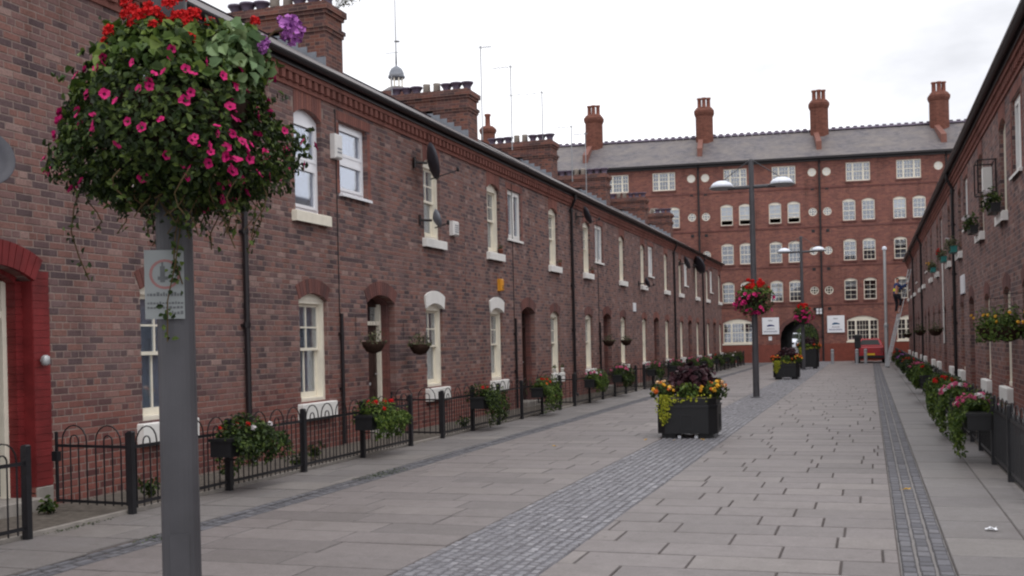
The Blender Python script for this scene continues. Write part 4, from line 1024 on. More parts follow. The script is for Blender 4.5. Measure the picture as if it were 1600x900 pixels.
t_r = [(14.55, [('pink_head', 12), ('magenta_head', 4), ('white_head', 4)], 'with pink and white flowers, nearest in the right-hand row'), (17.6, [('pink_head', 10), ('white_head', 8)], 'with pale pink flowers, second in the right-hand row'),
       (20.3, [('red_head', 10)], 'with red geraniums, third in the right-hand row'), (27.2, [('red_head', 3), ('white_head', 2)], 'mostly green, fourth in the right-hand row'), (31.0, [('pink_head', 16)], 'with a bright pink cushion in the right-hand row'),
       (37.5, [('red_head', 5)], 'with red flowers past the pink cushion, right-hand row'), (44.0, [('purple_head', 8)], 'with purplish flowers near the ladder'), (52.5, [('red_head', 8)], 'with red flowers at the foot of the ladder')]
for i, (y, cols, nm) in enumerate(t_r): trough(XG - 0.17, y, -1, 'black railing trough ' + nm, cols, 60 + i, 'leaf_bright' if i < 4 else 'leaf', 1500 if i < 5 else 700, 0.85, 0.36 if i < 3 else 0.2, 1.1, group='flower troughs on the right railings')

# weeds at the wall foot
def weed(x, y, h, seed, label):
    r = thing('weed', label, 'plant', (x, y, -0.013), 0, 'weeds in the garden strip'); rnd = random.Random(seed); pts = []; st = MB()
    for k in range(9):
        a = rnd.uniform(0, 6.28); l = h * rnd.uniform(0.5, 1); p1 = (math.cos(a) * l * 0.5, math.sin(a) * l * 0.5, l); st.tube([(0, 0, 0), (p1[0] * 0.4, p1[1] * 0.4, l * 0.6), p1], 0.003, 4)
        for j in range(9): t = rnd.uniform(0.2, 1); pts.append(((p1[0] * t + rnd.gauss(0, 0.03), p1[1] * t + rnd.gauss(0, 0.03), l * t), (math.cos(a), math.sin(a), 0.6)))
    st.build('stems', 'stem_brown', r); put('foliage', leaf_mesh('foliage', pts, 'leaf', 0.07, 0.5, seed), r, kind='stuff')
for i, (x, y, h, nm) in enumerate([(-7.55, 10.1, 0.3, 'beside the near lamp post foot'), (-7.5, 11.6, 0.36, 'behind the first railing trough'), (-7.9, 8.95, 0.16, 'at the red door jamb'), (-7.3, 12.9, 0.25, 'before the first drainpipe foot'), (-7.6, 13.9, 0.28, 'past the first drainpipe foot'), (-7.4, 19.5, 0.25, 'beyond the second gate')]):
    weed(x, y, h, 200 + i, 'low green weed growing behind the railing ' + nm)
def moss(name, x0, x1, y0, y1, n, seed, lab):
    rnd = random.Random(seed); pts = [((rnd.uniform(x0, x1), rnd.triangular(y0, y1), rnd.uniform(0.0, 0.012)), (0, 0, 1)) for _ in range(n)]
    o = put(name, leaf_mesh(name, pts, 'leaf', 0.022, 0.5, seed), kind='stuff'); tag(o, lab, 'moss'); 
moss('channel_moss', -5.95, -5.68, 11.6, 13.2, 260, 5, 'green moss and grass in the left drainage channel')
moss('doorway_moss', -7.1, -6.9, 7.8, 8.8, 160, 6, 'strip of moss on the paving before the red door gate')
moss('channel_moss_near', -5.95, -5.7, 7.6, 8.3, 90, 8, 'small moss tuft in the left channel near the lamp post')

# ------------------------------------------------------------------ lamp posts and their flower balls
def lamp_post(x, y, label):
    r = thing('lamp_post', label, 'lamp post', (x, y, 0), 0, 'lamp posts along the cobbled strip')
    MB().lathe([(0.16, 0), (0.16, 0.015), (0.1, 0.02), (0.086, 0.03), (0.083, 0.9), (0.076, 3.2), (0.066, 6.3), (0.05, 6.34)], 24, tint=0.5).build('pole', 'lamp_grey', r, smooth=False)
    d = MB(); d.box(0.0835, 0.088, -0.04, 0.04, 0.4, 0.8); d.build('access_door', 'lamp_grey', r, rotz=R(-60))
    MB().tube([(-0.62, 0, 5.6), (0.62, 0, 5.6)], 0.05, 10).build('arm', 'lamp_grey', r)
    for s_ in (-1, 1):
        MB().tube([(s_ * 0.05, 0, 6.3), (s_ * 1.0, 0, 5.64)], 0.012, 6).build('stay', 'lamp_grey', r)
        h = MB(); h.lathe([(0.28, -0.04), (0.335, -0.015), (0.345, 0.0), (0.335, 0.012), (0.32, 0.018)], 24, (s_ * 0.78, 0, 5.62)); ho = h.build('lamp_head', 'steel_grey', r)
        MB().lathe([(0.3, 0.0), (0.285, 0.05), (0.22, 0.12), (0.12, 0.16), (0.02, 0.175)], 24, (s_ * 0.78, 0, 5.64)).build('dome', 'lamp_shell', ho, smooth=True)
    return r
LP = [(-2.92, 4.125), (-2.88, 29.5), (-2.97, 53.3)]
lamp_post(*LP[0], 'grey steel lamp post carrying the big near ball of pink flowers'); lamp_post(*LP[1], 'twin-armed grey lamp post behind the near octagonal planter'); lamp_post(*LP[2], 'twin-armed grey lamp post in front of the archway')

def ball(x, y, z, label, seed, n_leaf, near=False):
    r = thing('flower_ball', label, 'flower basket', (x, y, z), 0, 'flower balls on the lamp posts'); rnd = random.Random(seed)
    b = MB()
    for t in range(2):                                            # two half bowls clasping the pole
        b.lathe([(0.1, -0.2), (0.26, -0.12), (0.34, 0.03), (0.35, 0.08), (0.31, 0.08), (0.28, 0.0)], 18) if t == 0 else None
    b.build('basket', 'basket_brown', r, smooth=True)
    pts = []; prof = [(-0.42, 0.13), (-0.34, 0.27), (-0.27, 0.42), (-0.16, 0.475), (-0.03, 0.485), (0.1, 0.455), (0.22, 0.39), (0.33, 0.28), (0.4, 0.14), (0.47, 0.05)]
    lob = [(rnd.uniform(0, 6.28), rnd.uniform(-0.36, 0.4), rnd.uniform(-0.13, 0.14)) for _ in range(34)]
    def rad(zz, a):
        for (z0, r0_), (z1, r1_) in zip(prof, prof[1:]):
            if z0 <= zz <= z1: q = r0_ + (r1_ - r0_) * (zz - z0) / (z1 - z0); break
        else: q = 0.1
        return q + sum(k * math.exp(-((zz - lz) / 0.13) ** 2 - (math.atan2(math.sin(a - la), math.cos(a - la)) / 0.35) ** 2) for la, lz, k in lob)
    for k in range(n_leaf):
        zz = rnd.uniform(-0.42, 0.41); a = rnd.uniform(0, 6.283); q = rad(zz, a) * (1 - 0.5 * rnd.random() ** 1.6)
        if zz < -0.3 and q < 0.2: continue
        pts.append(((q * math.cos(a), q * math.sin(a), zz + rnd.gauss(0, 0.015)), (math.cos(a), math.sin(a), 0.25 + zz)))
    if near:
        for k in range(70):
            a = rnd.uniform(0, 6.283); zz = rnd.uniform(-0.4, 0.44); q0 = rad(zz, a); l = rnd.uniform(0.04, 0.13); dz = rnd.uniform(-0.08, 0.1)
            for j in range(9): t = rnd.random(); pts.append((((q0 + l * t) * math.cos(a) + rnd.gauss(0, 0.008), (q0 + l * t) * math.sin(a) + rnd.gauss(0, 0.008), zz + dz * t), (math.cos(a), math.sin(a), 0.3)))
    big = [p for p in pts if p[0][2] > 0.12 and rnd.random() < 0.55]; small = [p for p in pts if not (p[0][2] > 0.12)] + [p for p in pts if p[0][2] > 0.12 and rnd.random() < 0.4]
    put('foliage', leaf_mesh('foliage', small, 'leaf', 0.034 if near else 0.06, 0.6, seed), r, kind='stuff')
    put('top_foliage', leaf_mesh('top_foliage', big[::2] if near else big, 'leaf_bright', 0.055 if near else 0.09, 0.85, seed + 1), r, kind='stuff')
    # trailing stems
    tp = []; ts = MB(); nt = 46 if near else 10
    for k in range(nt):
        a = rnd.uniform(0, 6.283); q = 0.1 + 0.35 * rnd.random() ** 1.6; z0 = -0.28; l = rnd.uniform(0.08, 0.3)
        if near and k < 4: a, q, l = [(5.3, 0.11, 0.7), (5.6, 0.12, 0.45), (3.6, 0.4, 0.42), (5.9, 0.33, 0.25)][k]
        path = [(q * math.cos(a) + 0.03 * math.sin(t * 5 + k), q * math.sin(a) + 0.03 * math.cos(t * 4 + k), z0 - l * t) for t in (0, 0.25, 0.5, 0.75, 1)]
        ts.tube(path, 0.003, 4)
        for j in range(int(l * 70)):
            t = rnd.random(); i0 = min(3, int(t * 4)); u = t * 4 - i0; p = [path[i0][c] + (path[i0 + 1][c] - path[i0][c]) * u + rnd.gauss(0, 0.014) for c in range(3)]; tp.append((p, (math.cos(a), math.sin(a), 0)))
    ts.build('trailing_stems', 'stem_brown', r, kind='stuff'); put('trailing_leaves', leaf_mesh('trailing_leaves', tp, 'leaf', 0.028 if near else 0.04, 0.65, seed + 2), r, kind='stuff')
    # flowers: magenta petunias round the skirt, red geranium heads on top
    nf = 190 if near else 84
    clumps = [(rnd.uniform(0, 6.283), rnd.uniform(-0.38, 0.2)) for _ in range(26)]
    clumps += [(5.95, -0.2), (6.1, -0.1), (5.8, -0.3), (6.2, -0.25), (5.7, -0.15)] if near else []
    for k in range(nf):
        if rnd.random() < (0.5 if near else 0.7): ca, cz = rnd.choice(clumps); a = ca + rnd.gauss(0, 0.16); zz = cz + rnd.gauss(0, 0.05)
        else: a = rnd.uniform(0, 6.283); zz = rnd.uniform(-0.4, 0.25)
        zz = min(0.22, max(-0.36, zz)); q = rad(zz, a) + rnd.uniform(-0.01, 0.035)
        flower('magenta', r, (q * math.cos(a), q * math.sin(a), zz), (math.cos(a) + rnd.gauss(0, 0.5), math.sin(a) + rnd.gauss(0, 0.5), 0.35 + rnd.gauss(0, 0.5)), rnd.uniform(0.5, 0.82) if near else 1.7)
    for k in range(38 if near else 34):
        a = rnd.uniform(0, 6.283) if rnd.random() < 0.5 else rnd.choice((3.9, 4.6, 5.2, 5.6)) + rnd.gauss(0, 0.15); zz = rnd.uniform(0.3, 0.52); q = max(0.09, rad(min(zz, 0.38), a) * rnd.uniform(0.8, 1.15))
        flower('red_head', r, (q * math.cos(a), q * math.sin(a), zz), (math.cos(a) * 0.6, math.sin(a) * 0.6, 0.8), rnd.uniform(0.5, 0.75) if near else 1.2)
    if near:
        st = MB(); st.tube([(0.33, 0.1, 0.28), (0.46, 0.12, 0.38), (0.55, 0.12, 0.38)], 0.005, 5); st.tube([(0.3, 0.1, 0.25), (0.4, 0.05, 0.33)], 0.004, 5); st.build('flower_stalk', 'stem_brown', r)
        for p, q in (((0.55, 0.12, 0.37), 1.3), ((0.42, 0.1, 0.33), 0.6), ((0.44, 0.05, 0.29), 0.55), ((0.48, 0.14, 0.43), 0.4)): flower('purple_head', r, p, (0.3, -0.9, 0.3), q)
        put('pale_foliage', leaf_mesh('pale_foliage', blob_pts(170, (0.33, 0.02, 0.22), (0.13, 0.18, 0.2), 77), 'leaf_pale', 0.06, 0.9, 77), r, kind='stuff')
    return r
ball(LP[0][0], LP[0][1], 2.62, 'big ball of magenta petunias and red geraniums on the near lamp post', 11, 17000, True)
ball(LP[1][0], LP[1][1], 2.6, 'ball of red and magenta flowers on the lamp post behind the octagonal planter', 12, 1500)
ball(LP[2][0], LP[2][1], 2.6, 'small ball of red flowers on the lamp post before the archway', 13, 1100)

# notice plate strapped to the near pole
r = thing('pole_notice', 'pale notice plate with red ring strapped to the near lamp post', 'sign', (LP[0][0] + 0.014, LP[0][1] - 0.093, 1.89), R(31))
MB().box(-0.085, 0.08, -0.004, 0.0, -0.15, 0.15).build('plate', 'notice_plate', r)
ring = MB(); n = 20
for k in range(n):
    a0, a1 = 2 * math.pi * k / n, 2 * math.pi * (k + 1) / n
    ring.prism([(0.045 + 0.065 * math.sin(a0), 0.0 + 0.065 * math.cos(a0)), (0.045 + 0.065 * math.sin(a1), 0.065 * math.cos(a1)), (0.045 + 0.054 * math.sin(a1), 0.054 * math.cos(a1)), (0.045 + 0.054 * math.sin(a0), 0.054 * math.cos(a0))], -0.0055, -0.0035, 1)
ring.build('red_ring', 'notice_ring', r)
g = MB(); g.box(-0.02, 0.0, -0.0055, -0.0035, 0.01, 0.08); g.box(-0.03, 0.012, -0.0052, -0.0036, 0.02, 0.035); g.box(-0.014, -0.006, -0.0053, -0.0036, 0.08, 0.1); g.build('pictogram', 'notice_text', r)
random.seed(31)
for z, h in ((-0.05, 0.017), (-0.085, 0.011), (-0.105, 0.011), (-0.13, 0.015)):
    t = MB(); x = -0.075 if z > -0.12 else 0.0
    while x < 0.065: w = random.uniform(0.006, 0.012); t.box(x, x + w, -0.0052, -0.0037, z, z + h * random.choice((0.65, 0.8, 1))); x += w + 0.004
    t.build('lettering', 'notice_text', r, kind='stuff')
st = MB(); st.lathe([(0.0795, 0), (0.0795, 0.015)], 20, (0.034, 0.088, 0.1)); st.lathe([(0.0795, 0), (0.0795, 0.015)], 20, (0.034, 0.088, -0.12)); st.build('strap', 'lamp_grey', r)

# ------------------------------------------------------------------ octagonal street planters
def octa(h, c): return [(-h + c, -h), (h - c, -h), (h, -h + c), (h, h - c), (h - c, h), (-h + c, h), (-h, h - c), (-h, -h + c)]
def street_planter(x, y, label, seed, kind, tall=1.0):
    r = thing('street_planter', label, 'planter', (x, y, 0), R(2), 'octagonal planters on the cobbled strip'); rnd = random.Random(seed); H = 0.5 * tall
    m = MB(); m.prism(octa(0.48, 0.13), 0.08, H, 2); m.build('body', 'black_plastic', r)
    MB().prism(octa(0.492, 0.135), H, H + 0.035, 2).build('rim', 'black_paint', r)
    MB().prism(octa(0.465, 0.13), H + 0.035, H + 0.14, 2).build('collar', 'black_plastic', r)
    MB().prism(octa(0.44, 0.12), H + 0.14, H + 0.15, 2).build('soil', 'earth', r)
    for sx, sy in ((-1, -1), (1, -1), (-1, 1), (1, 1)): MB().box(sx * 0.3 - 0.11, sx * 0.3 + 0.11, sy * 0.32 - 0.08, sy * 0.32 + 0.08, 0, 0.085).build('foot', 'black_plastic', r)
    for a in range(4):
        p = MB(); w = 0.1; 
        for u0, u1, z0, z1 in ((-w, -w + 0.015, 0.14, H - 0.12), (w - 0.015, w, 0.14, H - 0.12), (-w + 0.015, w - 0.015, 0.14, 0.155), (-w + 0.015, w - 0.015, H - 0.135, H - 0.12)): p.box(u0, u1, -0.489, -0.478, z0, z1)
        p.build('panel_frame', 'black_paint', r, rotz=a * math.pi / 2)
        q = MB()
        for u in (-0.15, 0.12): q.box(u, u + 0.05, -0.43, -0.4, 0.005, 0.045)
        q.build('reflector', 'sign_white', r, rotz=a * math.pi / 2)
    zt = H + 0.15
    def clump(n, c, rr, mat, size, nm, sd, asp=0.7): put(nm, leaf_mesh(nm, blob_pts(n, c, rr, sd, 0.35, zt - 0.05), mat, size, asp, sd), r, kind='stuff')
    clump(520, (0.02, 0, zt + 0.2), (0.36, 0.36, 0.34), 'leaf_maroon', 0.11, 'maroon_foliage', seed, 0.85)
    clump(160, (0.22, 0.15, zt + 0.22), (0.26, 0.26, 0.33), 'leaf_maroon', 0.1, 'maroon_foliage', seed + 5, 0.85)
    for i, (cx, cy) in enumerate([(-0.4, -0.28), (0.4, -0.28), (-0.38, 0.3), (0.4, 0.3), (0.0, -0.36)]):
        clump(150, (cx, cy, zt + 0.1), (0.2, 0.18, 0.16), 'leaf' if i < 4 else 'leaf_bright', 0.07, 'begonia_leaves', seed + 10 + i)
        if i == 4: continue
        cols = (['yellow_head', 'orange_head', 'peach_head', 'yellow_head'] if kind == 0 else ['orange_head', 'yellow_head', 'red_head', 'orange_head'])
        for k in range(12):
            d = Vector((rnd.gauss(0, 1), rnd.gauss(-0.4 if cy < 0 else 0.4, 1), abs(rnd.gauss(0.5, 0.6)))).normalized()
            flower(rnd.choice(cols), r, (cx + d.x * 0.19, cy + d.y * 0.18, zt + 0.1 + d.z * 0.16), d, rnd.uniform(0.6, 1.05))
    pts = []
    for k in range(330):
        t = rnd.random() ** 1.2; a = rnd.gauss(-0.33, 0.055); pts.append(((a + (rnd.random() - 0.5) * 0.08 - 0.02 * t, -0.5 - 0.02 * rnd.random() - 0.03 * math.sin(3 * t), zt + 0.05 - t * 0.5 * (1 - abs(a + 0.34) * 4)), (0, -1, 0)))
    for k in range(40): a = rnd.uniform(-0.3, 0.4); t = rnd.random(); pts.append(((a, -0.49 - 0.03 * rnd.random(), zt + 0.06 - t * 0.12), (0, -1, 0)))
    put('trailing_foliage', leaf_mesh('trailing_foliage', pts, 'leaf_lime', 0.038, 0.8, seed + 3), r, kind='stuff')
    return r
street_planter(-2.83, 17.92, 'black octagonal planter with yellow begonias and lime trailing leaves, nearest of the three', 41, 0)
street_planter(-2.98, 42.2, 'black octagonal planter with orange flowers, between the two farther lamp posts', 42, 1)
street_planter(-2.85, 55.6, 'tall black octagonal planter behind the farthest lamp post', 43, 1, 1.7)

# ------------------------------------------------------------------ fittings on the house walls
def dish(parent_xyz, rotz, label, d=0.6, tilt=20, mat='dish_grey', arm_r=0.02, wallarm=None):
    r = thing('satellite_dish', label, 'satellite dish', parent_xyz, rotz, 'satellite dishes'); n = 24; prof = [(d / 2 * t, 0.09 * t * t) for t in (0.02, 0.25, 0.5, 0.75, 1.0)]
    m = MB(); m.lathe(prof + [(d / 2 + 0.006, 0.088), (d / 2 * 0.75, 0.045), (d / 2 * 0.3, 0.002), (0.01, -0.008)], n)
    o = m.build('reflector', mat, r, (0.28, 0, 0), smooth=True); o.rotation_euler = (0, R(90 - tilt), 0)
    a = MB(); a.tube([(-0.02, 0, -0.02), (0.24, 0, -0.02)], 0.025, 8); a.box(-0.03, 0.0, -0.08, 0.08, -0.12, 0.08); a.build('wall_bracket', 'pipe_black', r)
    b = MB(); b.tube([(0.3, 0, -d * 0.46), (0.3 + d * 0.75, 0, -d * 0.2)], 0.012, 6); b.build('feed_arm', 'pipe_black', r)
    MB().lathe([(0.025, -0.03), (0.03, 0.0), (0.03, 0.04), (0.02, 0.06)], 10, (0.3 + d * 0.77, 0, -d * 0.19)).build('feed_horn', 'pipe_black', r, smooth=True)
    return r
dish((XL, 8.42, 3.45), R(-35), 'dark satellite dish on the wall above the red door surround', 0.62)
r = dish((XL + 0.05, 19.25, 5.12), R(37), 'large dark satellite dish on a bracket in front of an upper sash window', 0.72, 12)
dish((XL, 19.55, 4.05), R(40), 'small grey satellite dish beside an upper window sill, under the large dark dish', 0.36, 15, 'dish_light')
dish((XL, 31.5, 5.35), R(30), 'small dark satellite dish just past the second black drainpipe', 0.55)
dish((XL, 40.6, 3.75), R(30), 'small dark satellite dish at sill height on the fourth house', 0.4)
dish((XL, 50.2, 5.1), R(30), 'dark satellite dish near the third black drainpipe', 0.6)
dish((XL, 54.3, 5.25), R(40), 'large grey satellite dish high on the sixth house', 0.95, 20, 'dish_grey')
def alarm(y, z, w, h, label, mat='alarm_white', d=0.11, grille=False):
    r = thing('alarm_box', label, 'alarm box', (XL, y, z), 0, 'boxes on the house walls')
    MB().chamf((0, -w / 2, -h / 2), (d, w / 2, h / 2), 0, 0.025).build('case', mat, r)
    g = MB()
    for k in range(4 if grille else 2): g.box(d - 0.004, d + 0.004, -w * 0.3, w * 0.3, -h * 0.28 + k * h * 0.15, -h * 0.22 + k * h * 0.15)
    g.build('louvre', 'dish_light' if mat == 'alarm_white' else 'door_brown', r)
alarm(16.0, 4.87, 0.24, 0.4, 'white alarm box between the two white plastic upper windows')
alarm(21.25, 4.02, 0.3, 0.3, 'white boxy alarm beside the upper window with the large dark dish', grille=True)
alarm(24.2, 2.97, 0.18, 0.28, 'orange alarm box above a white painted window arch', 'alarm_orange')
r = thing('name_plaque', 'small white plaque on the wall of the fourth house', 'plaque', (XL, 39.72, 2.82), 0); MB().chamf((0, -0.22, -0.16), (0.03, 0.22, 0.16), 0, 0.01).build('plate', 'sign_white', r)
MB().box(0.0, 0.034, -0.225, 0.225, -0.165, -0.155).build('lower_edge', 'dish_light', r)
r = thing('name_plaque', 'white plaque on the right-hand wall beside the first drainpipe', 'plaque', (XR, 27.4, 2.72), math.pi); MB().chamf((0, -0.45, -0.22), (0.04, 0.45, 0.22), 0, 0.01).build('plate', 'sign_white', r)
MB().box(0.0, 0.045, -0.455, 0.455, -0.228, -0.215).build('lower_edge', 'dish_light', r)
r = thing('door_lamp', 'small metal wall lamp on the red painted door jamb', 'lamp', (XL + 0.012, 9.27, 1.5), 0)
MB().lathe([(0.03, -0.02), (0.045, 0.0), (0.045, 0.07), (0.02, 0.09)], 12, (0.06, 0, 0)).build('lamp_body', 'galvanised', r, smooth=True); MB().box(0, 0.06, -0.012, 0.012, 0.02, 0.05).build('bracket', 'galvanised', r)
for y, z1, lab in ((16.06, 2.15, 'thin dark pipe on the brick wall beside the brown door'), (25.3, 2.2, 'thin dark pipe on the wall beside the second brown door'), (34.1, 2.2, 'thin dark pipe on the wall beside the third brown door')):
    r = thing('wall_pipe', lab, 'pipe', (XL, y, 0), 0, 'thin pipes on the long row')
    MB().tube([(0.045, 0, 0.02), (0.045, 0, z1)], 0.03, 8).build('pipe', 'pipe_black', r); MB().tube([(0.012, 0, z1 - 0.05), (0.012, 0, 5.5)], 0.009, 5).build('cable', 'pipe_black', r)
    c = MB(); c.box(0, 0.05, -0.05, 0.05, 0.9, 0.94); c.box(0, 0.05, -0.05, 0.05, 1.8, 1.84); c.build('clip', 'pipe_black', r)
r = thing('white_conduit', 'thin white conduit running down the right-hand wall', 'pipe', (XR, 34.2, 0), math.pi); MB().tube([(0.03, 0, 1.3), (0.03, 0, 3.7)], 0.022, 6).build('conduit', 'white_paint', r); MB().box(0, 0.05, -0.04, 0.04, 2.4, 2.44).build('clip', 'white_paint', r)

def hanging_basket(x, y, z, out, label, seed, leafm, n, rad=0.2, flowers=(), group='hanging baskets on the house walls', droop=0.2):
    r = thing('hanging_basket', label, 'hanging basket', (x, y, z), 0, group); rnd = random.Random(seed)
    MB().lathe([(0.03, -0.2), (0.12, -0.17), (0.18, -0.08), (0.2, 0.0), (0.185, 0.0)], 14).build('basket', 'basket_brown', r, smooth=True)
    c = MB()
    for k in range(3): a = 2.1 * k; c.tube([(0.19 * math.cos(a), 0.19 * math.sin(a), 0), (0, 0, 0.42)], 0.002, 4)
    c.build('chain', 'pipe_black', r)
    b = MB(); b.tube([(-0.32 * out, 0, 0.1), (-0.32 * out, 0, 0.45), (0.02 * out, 0, 0.45), (0.0, 0, 0.42)], 0.005, 5); b.build('bracket', 'pipe_black', r)
    pts = blob_pts(n, (0, 0, 0.07), (rad, rad, rad * 0.8), seed, 0.2, -0.02); 
    for k in range(n // 2): a = rnd.uniform(0, 6.28); pts.append(((0.21 * math.cos(a), 0.21 * math.sin(a), 0.02 - rnd.random() * droop), (math.cos(a), math.sin(a), 0)))
    put('foliage', leaf_mesh('foliage', pts, leafm, 0.055, 0.5, seed), r, kind='stuff')
    for k in range(8):
        for f_ in flowers: a = rnd.uniform(0, 6.28); flower(f_, r, (rad * math.cos(a), rad * math.sin(a), 0.08 + rnd.uniform(-0.05, 0.12)), (math.cos(a), math.sin(a), 0.5), 0.6)
hanging_basket(XL + 0.34, 16.62, 1.68, 1, 'withered hanging basket on the near side of the brown door', 301, 'leaf_dusty', 60, 0.2, droop=0.05)
hanging_basket(XL + 0.34, 18.6, 1.62, 1, 'withered hanging basket with dry stems on the far side of the brown door', 302, 'leaf_dusty', 130, 0.24, droop=0.05)
hanging_basket(XL + 0.34, 34.0, 1.62, 1, 'brown hanging basket beside the third doorway', 303, 'leaf_dusty', 60, 0.18, droop=0.05); hanging_basket(XL + 0.34, 36.6, 1.62, 1, 'brown hanging basket in front of a ground-floor window of the third house', 304, 'leaf_dusty', 80, 0.18, droop=0.05)
hanging_basket(XR - 0.34, 16.0, 1.66, -1, 'yellow-green hanging basket at the right edge of the picture', 305, 'leaf_bright', 420, 0.3, ('yellow_head',), droop=0.2)
hanging_basket(XR - 0.34, 18.1, 1.66, -1, 'yellow-green hanging basket, second from the right edge', 306, 'leaf_bright', 420, 0.28, ('yellow_head',), droop=0.24)
hanging_basket(XR - 0.34, 32.8, 1.72, -1, 'dark hanging basket under the white conduit', 307, 'leaf_dusty', 90, 0.22, droop=0.08); hanging_basket(XR - 0.34, 42.5, 1.72, -1, 'dark hanging basket on the fourth house of the right-hand row', 308, 'leaf', 120, 0.25, droop=0.1)
hanging_basket(XR - 0.34, 56.5, 1.6, -1, 'dark hanging basket beyond the ladder', 309, 'leaf', 120, 0.25, droop=0.1)

def window_box(y, label, seed, col, mat='teal_trough', leafm='leaf_dusty'):
    r = thing('window_box', label, 'planter', (XR - 0.16, y, 3.515), 0, 'plants on the upper sills of the right-hand row')
    MB().box(-0.07, 0.07, -0.33, 0.33, 0.0, 0.13).build('box', mat, r); MB().box(-0.08, 0.08, -0.34, 0.34, 0.125, 0.142).build('lip', mat, r)
    put('foliage', leaf_mesh('foliage', blob_pts(170, (-0.04, 0, 0.2), (0.17, 0.4, 0.2), seed, 0.2), leafm, 0.09, 0.4, seed), r, kind='stuff'); rnd = random.Random(seed)
    for k in range(6): flower(col, r, (-0.12 + rnd.uniform(-0.05, 0.05), rnd.uniform(-0.35, 0.35), 0.22 + rnd.uniform(0, 0.14)), (-1, 0, 0.4), 0.7)
window_box(19.2, 'sprawling green plant in a box on the nearest upper sill, right-hand row', 401, 'white_head', 'black_plastic', 'leaf'); window_box(22.9, 'green plant in a box on the second upper sill, right-hand row', 402, 'white_head', 'black_plastic', 'leaf')
window_box(28.1, 'teal window box on the upper sill just before the first right-hand drainpipe', 403, 'white_head'); window_box(31.7, 'teal window box with red flowers just past the first right-hand drainpipe', 404, 'red_head'); window_box(36.8, 'teal window box with yellow flowers on the third house', 405, 'yellow_head')
# little wire cage on a bracket beside the nearest upper window
r = thing('bird_cage', 'small dark wire frame hanging on the right-hand wall near an upper window', 'cage', (XR - 0.02, 20.2, 3.95), 0)
c = MB()
for x in (-0.3, -0.02):
    for z in (0, 0.55): c.tube([(x, -0.3, z), (x, 0.3, z)], 0.012, 5)
for x in (-0.3, -0.02):
    for y in (-0.3, 0.3): c.tube([(x, y, 0), (x, y, 0.55)], 0.012, 5)
for y in (-0.3, 0.3):
    for z in (0, 0.55): c.tube([(-0.3, y, z), (0.0, y, z)], 0.012, 5)
c.build('frame', 'pipe_black', r); MB().box(-0.2, -0.06, -0.12, 0.12, 0.06, 0.45).build('white_feeder', 'white_paint', r)

# potted shapes on far window sills and upper sills
def sill_pot(y, z, label, side='L', lm='leaf_dusty'):
    r = thing('flower_pot', label, 'plant pot', ((XL + 0.02) if side == 'L' else XR - 0.02, y, z - 0.004), 0, 'small pots on window sills'); MB().lathe([(0.045, 0), (0.06, 0.1), (0.066, 0.1), (0.066, 0.125), (0.05, 0.125)], 12).build('pot', 'terracotta' if lm == 'leaf_dusty' else 'white_paint', r, smooth=True)
    put('foliage', leaf_mesh('foliage', blob_pts(40, (0, 0, 0.17), (0.08, 0.08, 0.07), int(y * 10), 0.2), lm, 0.05, 0.5, int(y * 10)), r, kind='stuff')
sill_pot(24.35, 3.7, 'terracotta pot on the upper sill over the orange alarm box'); sill_pot(29.5, 3.7, 'terracotta pot on the upper sill before the second drainpipe'); sill_pot(29.5, 0.75, 'white pot on the ground-floor sill before the second drainpipe', lm='leaf'); sill_pot(33.3, 3.7, 'terracotta pot on the upper sill past the second drainpipe'); sill_pot(28.7, 0.75, 'white pot at the near end of the ground-floor sill before the second drainpipe', lm='leaf')

# ------------------------------------------------------------------ roofline: aerials, cupola, flue
def aerial(x, y, z0, h, label, boom=0.7, ang=0.0, n=5):
    r = thing('tv_aerial', label, 'aerial', (x, y, z0), ang, 'aerials on the chimneys')
    MB().tube([(0, 0, 0), (0, 0, h)], 0.018, 6).build('mast', 'steel_grey', r); MB().tube([(-0.1, 0, h - 0.06), (boom, 0, h - 0.06)], 0.01, 5).build('boom', 'steel_grey', r)
    for k in range(n): MB().tube([(boom * k / n, -0.16, h - 0.06), (boom * k / n, 0.16, h - 0.06)], 0.006, 4).build('element', 'steel_grey', r)
cyL = [B0 + HW * (i + 1) - 0.5 for i in range(7)]; cxL = XL - 4.06
aerial(cxL + 0.9, cyL[0] + 0.1, 9.08, 1.2, 'thin aerial pole at the top edge left of the nearest chimney'); aerial(cxL - 1.2, cyL[2] - 0.2, 9.08, 0.75, 'short aerial on the near end of the second visible chimney', 0.4)
aerial(cxL + 0.0, cyL[2] + 4.5, 8.5, 3.2, 'tall thin aerial standing between two chimney stacks', 0.4); aerial(cxL + 0.5, cyL[2] + 6.2, 8.4, 3.0, 'thinner aerial next to the tall one between two chimney stacks', 0.7, R(180))
aerial(cxL + 0.9, cyL[3] - 0.1, 9.08, 1.9, 'tall aerial with long boom on the third visible chimney', 1.5, R(180)); aerial(cxL + 1.5, cyL[3] + 1.8, 7.8, 2.2, 'short aerial behind the third visible chimney', 0.8, R(180)); aerial(cxL + 1.9, cyL[3] + 2.4, 7.2, 2.6, 'shortest of the three aerials beside the third visible chimney', 0.5, R(180))
def at(px, py, y):
    d = fw + rt * ((px - 800) / 1700) + up * ((536 - py) / 1700); k = y / d.y; return Vector((0, 0, 1.6)) + d * k
